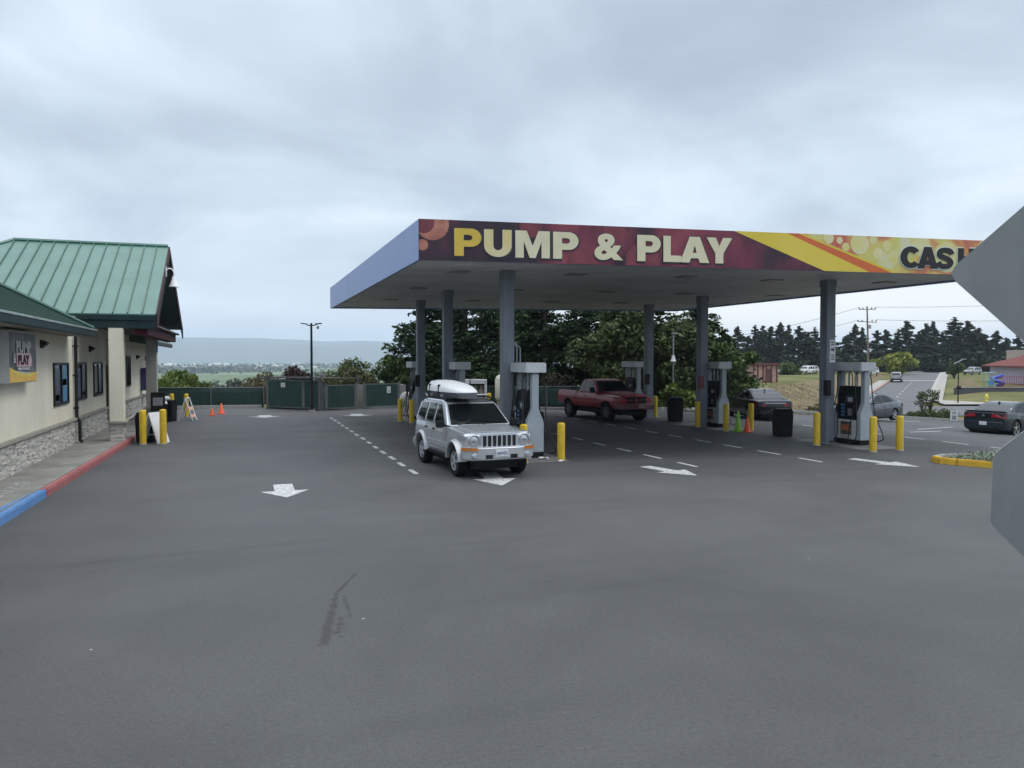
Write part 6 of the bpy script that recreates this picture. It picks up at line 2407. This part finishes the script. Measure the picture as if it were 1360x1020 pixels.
broadleaf(at(205, 53), 2.0, 1.4, 'bright green shrub behind the fence, half hidden by the store', None, 32, F_BRIGHT, 3200, .15, .0, 'shrub', name='shrub', upright=1.6, lumps=20)
broadleaf(at(268, 54), 1.9, 1.0, 'small bright green shrub behind the fence at the right end of its clump', None, 33, F_BRIGHT, 2200, .14, .0, 'shrub', name='shrub', upright=1.6)
# wood on the slope beyond the fence
for i, (px, d, h) in enumerate(((285, 190, 9), (300, 200, 10.5), (316, 205, 10), (330, 195, 8), (345, 210, 8), (270, 210, 9), (255, 230, 9), (362, 200, 7))):
    x, y, z = at(px, d)
    gz = 2.7 - (516 - 478) * d / F_PX
    e = broadleaf((x, y, min(z, gz) + .0), h * .30 + (gz - min(z, gz)), 5.2, 'grey green tree of the wood below the fence line', 'grey green trees below the fence line', 40 + i, foliage('hazy_wood_foliage', (.045, .058, .042), (.095, .11, .08)), 1800, .7, .0)
# far pines along the skyline
FP = []
FGR = 'dark pines along the skyline'
FLB = 'dark ragged pine of the skyline row beyond the road'
for k in range(5):
    FP.append(conifer((0, 0, 0), (12.5, 14, 11, 13, 10)[k], (4.2, 3.9, 4.5, 3.7, 4.3)[k], FLB, FGR, 60 + k, F_FAR, .68, .62, .10, name='pine_tree', taper=.95))
rng = np.random.default_rng(77)
cols = [(980, 12.5, 0), (993, 11, 2), (1004, 12, 3), (1014, 13.2, 1), (1024, 12.2, 4), (1037, 13.5, 0), (1047, 14, 1), (1060, 12, 2), (1071, 11.5, 4), (1084, 12, 3), (1106, 11.0, 2), (1121, 10.6, 4), (1134, 12.2, 0), (1146, 12.5, 3), (1163, 11.3, 2), (1176, 11.5, 4), (1190, 13.6, 3), (1204, 13.4, 0), (1219, 12.0, 2), (1231, 13, 4), (1239, 14.2, 1), (1252, 12.6, 2), (1262, 14.6, 3), (1274, 13.4, 1), (1285, 13.8, 0), (1297, 12.2, 4), (1309, 11.8, 2), (1322, 10.8, 0), (1337, 10.0, 4), (1352, 9.6, 2), (1370, 10, 3), (1390, 11, 1), (1416, 10, 0), (1440, 11, 2)]
used = set()
for i, (px, h, k) in enumerate(cols):
    d = 205 + float(rng.uniform(-14, 22))
    if k not in used:
        o = FP[k]
        used.add(k)
    else:
        o = copy_tree(FP[k])
    o.location = at(px, d)
    hh = (12.5, 14, 11, 13, 10)[k]
    s = h / hh * d / 205 * (.93, .86, 1.0, .9, .97)[i % 5]
    w_ = s * float(rng.uniform(.85, 1.2))
    o.scale = (w_, w_, s * .97)
    o.rotation_euler = (0, 0, float(rng.uniform(0, 6.3)))
# lower woods filling the feet of the skyline row
ub = None
for i in range(22):
    px = 978 + i * 19 + float(rng.uniform(-5, 5))
    d = 196 + float(rng.uniform(-10, 12))
    if ub is None:
        ub = broadleaf(at(px, d), 4.4, 3.4, 'low dark scrub tree at the feet of the skyline pines', 'scrub at the feet of the skyline pines', 90, F_FAR, 1500, .7, .0, squash=.9)
    else:
        o = copy_tree(ub)
        o.location = at(px, d)
        s = float(rng.uniform(.7, 1.35))
        o.scale = (s, s, s * float(rng.uniform(.8, 1.2)))
        o.rotation_euler = (0, 0, float(rng.uniform(0, 6)))
broadleaf(at(1193, 168), 5.0, 3.3, 'yellow green rounded tree beside the climbing road, behind the silver estate car', None, 95, F_YEL, 3800, .5, .12, lumps=22)
broadleaf(at(1160, 172), 3.4, 1.7, 'small yellow green tree at the foot of the utility pole', None, 96, F_YEL, 1500, .45, .1)
broadleaf(at(1000, 118), 2.6, 1.9, 'mid green shrub rising behind the small brick building', None, 97, F_GREEN, 1800, .4, .0, 'shrub', name='shrub')
broadleaf(at(1046, 150), 2.2, 3.0, 'dark low hedge shrub behind the parked white cars', None, 98, F_GREEN, 2000, .4, .0, 'shrub', name='shrub')
broadleaf(at(1267, 150), 3.2, 1.6, 'small dark tree right of the far pavement of the climbing road', None, 99, F_GREEN, 1500, .4, .1)
for i, (px, d, h, r, lab) in enumerate(((1226, 50, 2.0, .7, 'thin young tree at the lot edge, the left one of two beside the sidewalk'), (1236, 50.6, 1.9, .75, 'thin young tree at the lot edge, right of its twin'))):
    broadleaf(at(px, d), h, r, lab, 'young trees at the lot edge', 110 + i, F_OLIVE, 420, .09, .3, upright=.5, lumps=9)
for i, (px, d, h, r, lab) in enumerate(((1232, 49.6, .75, .95, 'low green shrub under the thin young trees'), (1243, 49.7, .65, .8, 'low green shrub right of the thin young trees'), (1262, 49.7, .95, .65, 'dark green shrub just left of the sign reading 30'), (1218, 49.8, .5, .65, 'small low shrub behind the rightmost bollard'))):
    broadleaf(at(px, d), h, r, lab, 'low shrubs at the lot edge', 120 + i, F_OLIVE, 1100, .08, .0, 'shrub', name='shrub')
broadleaf(at(1092, 62), 1.5, 1.6, 'scrubby bush on the dry bank behind the arrow sign column', None, 130, F_BROWN, 1800, .16, .0, 'bush', name='bush')
broadleaf(at(1122, 64), 1.5, 1.5, 'dry scrubby bush on the bank behind the silver grey sedan', None, 131, F_BROWN, 1600, .16, .0, 'bush', name='bush')

# silver ground cover in the planter island
rng = np.random.default_rng(5)
C = []
while len(C) < 5200:
    x, y = rng.uniform(17.3, 20.4), rng.uniform(12.2, 15.8)
    if mnoise.noise((x * 1.3, y * 1.3, 2.0)) + .25 > rng.uniform(0, .4) and x > 17.36 + max(0, (14.95 - y)) * .37 + max(0, y - 15.2) * .8 and y < 15.75 - max(0, x - 19) * .7:
        C.append((x, y, .11 + abs(rng.normal()) * .05))
C = np.array(C)
D = rng.normal(size=C.shape) + np.array([0, 0, .8])
gc = link_mesh('ground_cover', leaf_mesh('ground_cover', C, D, rng.uniform(.06, .13, len(C)), rng.uniform(.03, .06, len(C)), F_GREY), None)
tag(gc, kind='stuff')
# grass tufts along the strip behind the kerb
rng = np.random.default_rng(15)
C = []
gl_ = [(21.2, 36.6)] + LOT_B[1:9]
for (p, q) in zip(gl_, gl_[1:]):
    p, q = np.array(p), np.array(q)
    d_ = q - p
    ln = np.linalg.norm(d_)
    nrm = np.array([-d_[1], d_[0]]) / ln
    if nrm[0] < 0:
        nrm = -nrm
    k = int(ln * 420)
    u = rng.uniform(0, 1, k)
    v = rng.uniform(.2, 3.2, k)
    xy = p + d_ * u[:, None] + nrm * v[:, None]
    for x, y in xy:
        C.append((x, y, terrain_z(x, y) + rng.uniform(.0, .12)))
C = np.array(C)
D = rng.normal(size=C.shape) * .5 + np.array([0, 0, 1.0])
gr2 = link_mesh('verge_grass', leaf_mesh('verge_grass', C, D, rng.uniform(.12, .28, len(C)), rng.uniform(.02, .05, len(C)), foliage('dry_grass', (.07, .08, .025), (.22, .20, .08))), None)
tag(gr2, kind='stuff')

# dry tufts on the cut bank and the field edge
rng = np.random.default_rng(19)
C = []
for k in range(9000):
    d, q = rng.uniform(58, 100), rng.uniform(.22, .50)
    l = q * d
    if l - road_lat(d) > -6.5:
        continue
    x, y, z = fwd(d, l)
    if mnoise.noise((x * .25, y * .25, 7.0)) > rng.uniform(-.5, .35):
        C.append((x, y, z + rng.uniform(0, .12)))
C = np.array(C)
D = rng.normal(size=C.shape) * .6 + np.array([0, 0, 1.0])
bt = link_mesh('bank_grass', leaf_mesh('bank_grass', C, D, rng.uniform(.16, .42, len(C)), rng.uniform(.03, .08, len(C)), foliage('bank_dry_grass', (.055, .048, .02), (.17, .14, .065))), None)
tag(bt, kind='stuff')

# far woods and town on the plain
rng = np.random.default_rng(31)
C, Ls = [], []
for k in range(520):
    d = math.exp(rng.uniform(math.log(1100), math.log(5200)))
    q = rng.uniform(-.52, .10)
    x, y = d * sY + q * d * cY, d * cY - q * d * sY
    if mnoise.noise((x * .0012, y * .0012, 4.0)) < .0:
        continue
    n = int(rng.uniform(20, 60))
    ln = rng.uniform(20, 140)
    for j in range(n):
        C.append((x + rng.normal() * ln * .5, y + rng.normal() * 12, -25 + abs(rng.normal()) * 5))
        Ls.append(rng.uniform(5, 11))
C, Ls = np.array(C), np.array(Ls)
D = rng.normal(size=C.shape)
fw = link_mesh('distant_woods', leaf_mesh('distant_woods', C, D, Ls * 1.3, Ls, F_DULL), None)
tag(fw, kind='stuff')
tb_ = MB()
for k in range(150):
    d = rng.uniform(2300, 4800)
    q = rng.uniform(-.50, -.05)
    x, y = d * sY + q * d * cY, d * cY - q * d * sY
    w_, h_ = rng.uniform(14, 46), rng.uniform(5, 9)
    a = rng.uniform(0, 3)
    tb_.box((x, y, -26 + h_ / 2), (w_, w_ * .5, h_), a, int(rng.integers(0, 2)))
    c_, s_ = math.cos(a), math.sin(a)
    tb_.prism([(x + ux * c_ * w_ * .52 - uy * s_ * w_ * .27, y + ux * s_ * w_ * .52 + uy * c_ * w_ * .27, -26 + h_ + (2.5 if uy == 0 else 0)) for ux, uy in ((-1, -1), (-1, 0), (-1, 1))], (2 * c_ * w_ * .52, 2 * s_ * w_ * .52, 0), 2)
to_ = tb_.build('distant_town', [mat('far_house_white', (.70, .70, .68), .8), mat('far_house_grey', (.45, .45, .44), .8), mat('far_roof', (.55, .55, .54), .8)])
tag(to_, kind='stuff')

# ------------------------------------------------------------------ poles, lamps, wires
e = empty('lamp_pole', (3.42, 41.75, 0), -YAW, 'tall dark lamp pole with two flat heads and a camera, beside the roofed dumpster enclosure', 'lamp pole')
MB().cyl((0, 0, 0), (0, 0, 4.62), .075, .055, 12).build('pole', M_blackm, e, smooth=40)
for s in (-1, 1):
    b = MB()
    b.tube([(0, 0, 4.50), (s * .16, 0, 4.50), (s * .26, 0, 4.56)], .03, 8)
    b.box((s * .38, 0, 4.59), (.32, .22, .05), 0, ry=R(-s * 6))
    b.build('lamp_head', M_blackm, e, bevel=.008)
b = MB()
b.tube([(.30, -.05, 4.55), (.36, -.08, 4.42)], .015, 6)
b.lathe([(.001, 4.30), (.06, 4.33), (.07, 4.40), (.07, 4.45)], 14, (.36, -.08, 0))
b.build('camera_dome', M_galv, e, smooth=50)
MB().box2((-.14, -.14, 0), (.14, .14, .08)).build('base_plate', M_kerb, e)

e = empty('lamp_post', (22.75, 38.0, -.1), -YAW, 'slim lamp post with a small flat head and a white bell shade before the trees', 'lamp post')
MB().cyl((0, 0, 0), (0, 0, 4.25), .05, .04, 10).build('pole', M_galv, e, smooth=40)
MB().box((.06, 0, 4.28), (.34, .2, .10)).build('lamp_head', M_galv, e, bevel=.02)
MB().lathe([(.16, 2.72), (.13, 2.80), (.09, 2.92), (.08, 3.05), (.001, 3.08)], 18).build('bell_shade', M_white, e, smooth=50)
x, y, z = at(948, 60)
e = empty('lamp_post', (x, y, z), -YAW, 'square headed lamp post rising behind the rightmost cypress', 'lamp post')
hz = 5.96 - z
MB().cyl((0, 0, -.3), (0, 0, hz), .06, .05, 10).build('pole', M_galv, e, smooth=40)
MB().box((.25, 0, hz - .06), (.55, .35, .16)).build('lamp_head', M_galv, e, bevel=.02)
x, y, z = at(1273, 88)
e = empty('street_light', (x, y, z), -YAW, 'street light with a long tilted arm beside the lawn, left of the school', 'street light')
MB().cyl((0, 0, -.2), (0, 0, 4.75), .075, .05, 10).build('pole', M_blackm, e, smooth=40)
MB().tube([(-.55, 0, 4.70), (0, 0, 4.92), (.45, 0, 5.18)], [.05, .05, .06], 8).box((.62, 0, 5.2), (.42, .2, .10)).build('lamp_arm', M_galv, e, smooth=40)
MB().box((0, -.1, 1.95), (.5, .12, .4)).build('sign_box', M_blackm, e)

M_wood = mat('pole_wood', (.17, .15, .125), .9, var=.2, vscale=3)
x, y, z = at(1153, 146)
e = empty('utility_pole', (x, y, z), -YAW - .3, 'wooden utility pole with two crossarms above the parked cars', 'utility pole')
ht = 12.75 - z
MB().tube([(0, 0, -.5), (-.12, 0, ht * .5), (-.35, 0, ht)], [.20, .17, .13], 10).build('pole', M_wood, e, smooth=40)
ZA, ZB = ht - .55, ht - 2.9
for zz, w_ in ((ZA, 1.5), (ZB, 1.7)):
    ca = MB().box((-.33, -.18, zz), (w_ * 2, .12, .14), ry=R(4 if zz == ZB else 0)).build('crossarm', M_wood, e)
    b = MB()
    for s in (-1, -.55, .55, 1):
        b.lathe([(.07, zz + .06), (.12, zz + .14), (.07, zz + .22), (.11, zz + .3), (.05, zz + .36)], 10, (-.33 + s * w_ * .92, -.18, 0))
    b.build('insulator', M_black, ca)
MB().lathe([(.001, ht - 4.2), (.24, ht - 4.2), (.24, ht - 3.5), (.001, ht - 3.45)], 14, (.15, -.3, 0)).build('transformer', M_galv, e, smooth=40)
for (zz, s, tgt, lab) in ((ZA, -1, (940, 452, 150), 'upper wire running left from the utility pole'), (ZA, 1, (1560, 392, 135), 'upper wire running right from the utility pole'), (ZB, -1, (940, 463, 150), 'lower wire running left from the utility pole'), (ZB, 1, (1560, 418, 135), 'lower wire running right from the utility pole')):
    p = Vector((x, y, z)) + Matrix.Rotation(-YAW - .3, 3, 'Z') @ Vector((-.33 + s * 1.4, -.18, zz + .36))
    fx, fy, _ = fwd(tgt[2], (tgt[0] - 680) / F_PX * tgt[2], 0)
    q = Vector((fx, fy, 2.7 - (tgt[1] - 478) * tgt[2] / F_PX))
    pts = []
    for k in range(17):
        u = k / 16
        v = p.lerp(q, u)
        v.z -= 1.2 * 4 * u * (1 - u) * .5
        pts.append(v)
    tag(MB().tube(pts, .028, 5).build('overhead_wire', M_black, smooth=60), lab, 'wire', 'overhead wires')

# ------------------------------------------------------------------ small brick building, school, playground
x, y, z = at(1006, 101)
e = empty('brick_building', (x, y, z), -YAW + R(24), 'small pink brick block building with dark red uprights on the grass field', 'building')
M_brick = mat('pale_brick', (.30, .19, .155), .9, col2=(.40, .27, .22), vscale=3, bump=.3)
M_dred = mat('dark_red_panel', (.12, .03, .03), .7, var=.15)
MB().box2((-2.1, -1.5, -.4), (2.1, 1.5, 2.25)).build('wall', M_brick, e)
MB().box2((-2.35, -1.75, 2.25), (2.35, 1.75, 2.48)).build('roof', M_dred, e, bevel=.02)
b = MB()
for xx in (-2.0, -1.3, -.4, .1, .95, 1.85):
    b.box2((xx - .09, -1.58, -.4), (xx + .09, -1.502, 2.25))
for yy in (-1.2, -.2, .9):
    b.box2((2.102, yy - .09, -.4), (2.16, yy + .09, 2.25))
b.build('upright', M_dred, e)
b = MB().box2((.2, -1.53, -.3), (.85, -1.502, 1.8))
b.box2((2.102, -.1, -.3), (2.13, .7, 1.8))
b.build('door', mat('brick_shade_door', (.09, .04, .04), .7), e)

x, y, z = at(1392, 118)
e = empty('school_building', (x, y, z), -YAW + R(14), 'low school building with an orange red roof and pale lilac walls at the right edge', 'building')
M_lil = mat('lilac_wall', (.36, .33, .40), .85, var=.06)
M_terra = mat('terracotta_roof', (.15, .040, .032), .8, var=.15, vscale=2, bump=.3)
M_magenta = mat('magenta_rail', (.30, .035, .10), .6, var=.1)
MB().box2((-2.6, -1.0, -.5), (12, 8, 2.7)).build('wall', M_lil, e)
b = MB()
b.prism([(-3.4, -2.0, 2.7), (13, -2.0, 2.7), (13, 3.5, 4.4), (-.5, 3.5, 4.4)], (0, 0, .12))
b.prism([(-3.4, -2.0, 2.7), (-.5, 3.5, 4.4), (-3.4, 9, 2.7)], (0, 0, .12))
b.build('roof', M_terra, e)
MB().box2((.6, 2.6, 3.4), (9, 8, 5.3)).build('upper_block', mat('school_tan', (.36, .30, .26), .85), e)
MB().prism([(-.2, 2.2, 5.3), (9.6, 2.2, 5.3), (9.6, 5, 5.9), (1.5, 5, 5.9)], (0, 0, .12)).build('upper_roof', mat('roof_brown', (.16, .12, .11), .8), e)
for xx, wd in ((-1.4, .9), (.4, .9), (2.6, 1.0), (4.8, 1.0)):
    f = MB().box2((xx, -1.06, .9), (xx + wd, -1.0, 2.1)).build('window_frame', M_signw, e)
    MB().box2((xx + .08, -1.09, .98), (xx + wd - .08, -1.055, 2.02)).build('pane', M_glass, f)
b = MB()
for xx in (-3.1, -1.2, 1.0, 3.2, 5.4):
    b.box2((xx - .08, -1.95, -.6), (xx + .08, -1.79, 2.7))
b.build('porch_post', M_magenta, e)
b = MB().box2((-6.5, -2.4, 2.55), (-3.2, .6, 2.68))
for xx in (-6.2, -4.2):
    b.box2((xx, -2.2, -.6), (xx + .1, -2.1, 2.55))
b.build('entrance_shelter', M_terra, e)
x, y, z = at(1345, 111)
e = empty('railing', (x, y, z), -YAW + R(8), 'magenta railing in front of the lilac school wall', 'railing')
b = MB()
for k in range(34):
    b.box2((-2.2 + k * .28, -.02, -.3), (-2.16 + k * .28, .02, 1.5))
b.build('bar', M_magenta, e)
MB().box2((-2.25, -.03, 1.45), (7.2, .03, 1.53)).box2((-2.25, -.03, .1), (7.2, .03, .17)).build('rail', M_magenta, e)
x, y, z = at(1323, 112)
e = empty('playground_slide', (x, y, z), -YAW, 'blue spiral slide with a pale green tower beside the school', 'slide')
b = MB()
P = []
for k in range(22):
    a = k * .36
    P.append((.25 + .72 * math.cos(a), .72 * math.sin(a), 1.55 - k * .068))
b.tube(P, .24, 8)
b.build('slide_chute', mat('slide_blue', (.02, .07, .45), .35), e, smooth=60)
b = MB()
for xx in (-1.5, -.6):
    for yy in (-.5, .5):
        b.box2((xx - .05, yy - .05, -.4), (xx + .05, yy + .05, 2.0))
b.box2((-1.6, -.6, .9), (-.5, .6, 1.0))
b.prism([(-1.75, -.7, 1.95), (-.35, -.7, 1.95), (-.35, .7, 1.95), (-1.75, .7, 1.95)], (0, 0, .12))
b.build('tower', mat('play_mint', (.30, .46, .42), .5), e)
MB().box2((-1.55, -.55, .2), (-.55, -.5, .85)).build('panel', mat('play_blue', (.10, .28, .55), .5), e)
x, y, z = at(1316, 104)
e = empty('retaining_wall', (x, y, z), -YAW + R(3), 'low dark retaining wall along the top of the lawn below the school', 'wall')
MB().box2((-5.0, -.15, -.6), (14, .15, .55)).build('wall', mat('dark_wall', (.075, .075, .085), .9, var=.2), e)
MB().box2((-5.05, -.2, .55), (14.05, .2, .62)).build('coping', M_kerb, e)
x, y, z = at(1311, 92)
e = empty('fire_hydrant', (x, y, z), 0, 'yellow fire hydrant on the lawn', 'hydrant')
MB().lathe([(.2, 0), (.2, .06), (.13, .1), (.13, .62), (.17, .64), (.17, .68), (.12, .80), (.04, .88), (.001, .9)], 18).build('barrel', mat('hydrant_yellow', (.72, .62, .12), .5), e, smooth=40)
MB().cyl((-.24, 0, .5), (.24, 0, .5), .07, n=12).cyl((0, -.24, .42), (0, 0, .42), .09, n=12).build('nozzle', MATS['hydrant_yellow'], e, smooth=40)

# ------------------------------------------------------------------ haze
hb = MB().box2((-9600, -9600, -42), (9600, 9600, 300))
hz_m = bpy.data.materials.new('haze')
hz_m.use_nodes = True
t = hz_m.node_tree
for n in list(t.nodes):
    if n.type != 'OUTPUT_MATERIAL':
        t.nodes.remove(n)
pv = N(t, 'ShaderNodeVolumePrincipled')
pv.inputs['Color'].default_value = (.69, .80, .98, 1)
pv.inputs['Density'].default_value = .00018
pv.inputs['Anisotropy'].default_value = .1
L(t, pv.outputs[0], [n for n in t.nodes if n.type == 'OUTPUT_MATERIAL'][0].inputs['Volume'])
ho = hb.build('haze', hz_m)
tag(ho, kind='stuff')
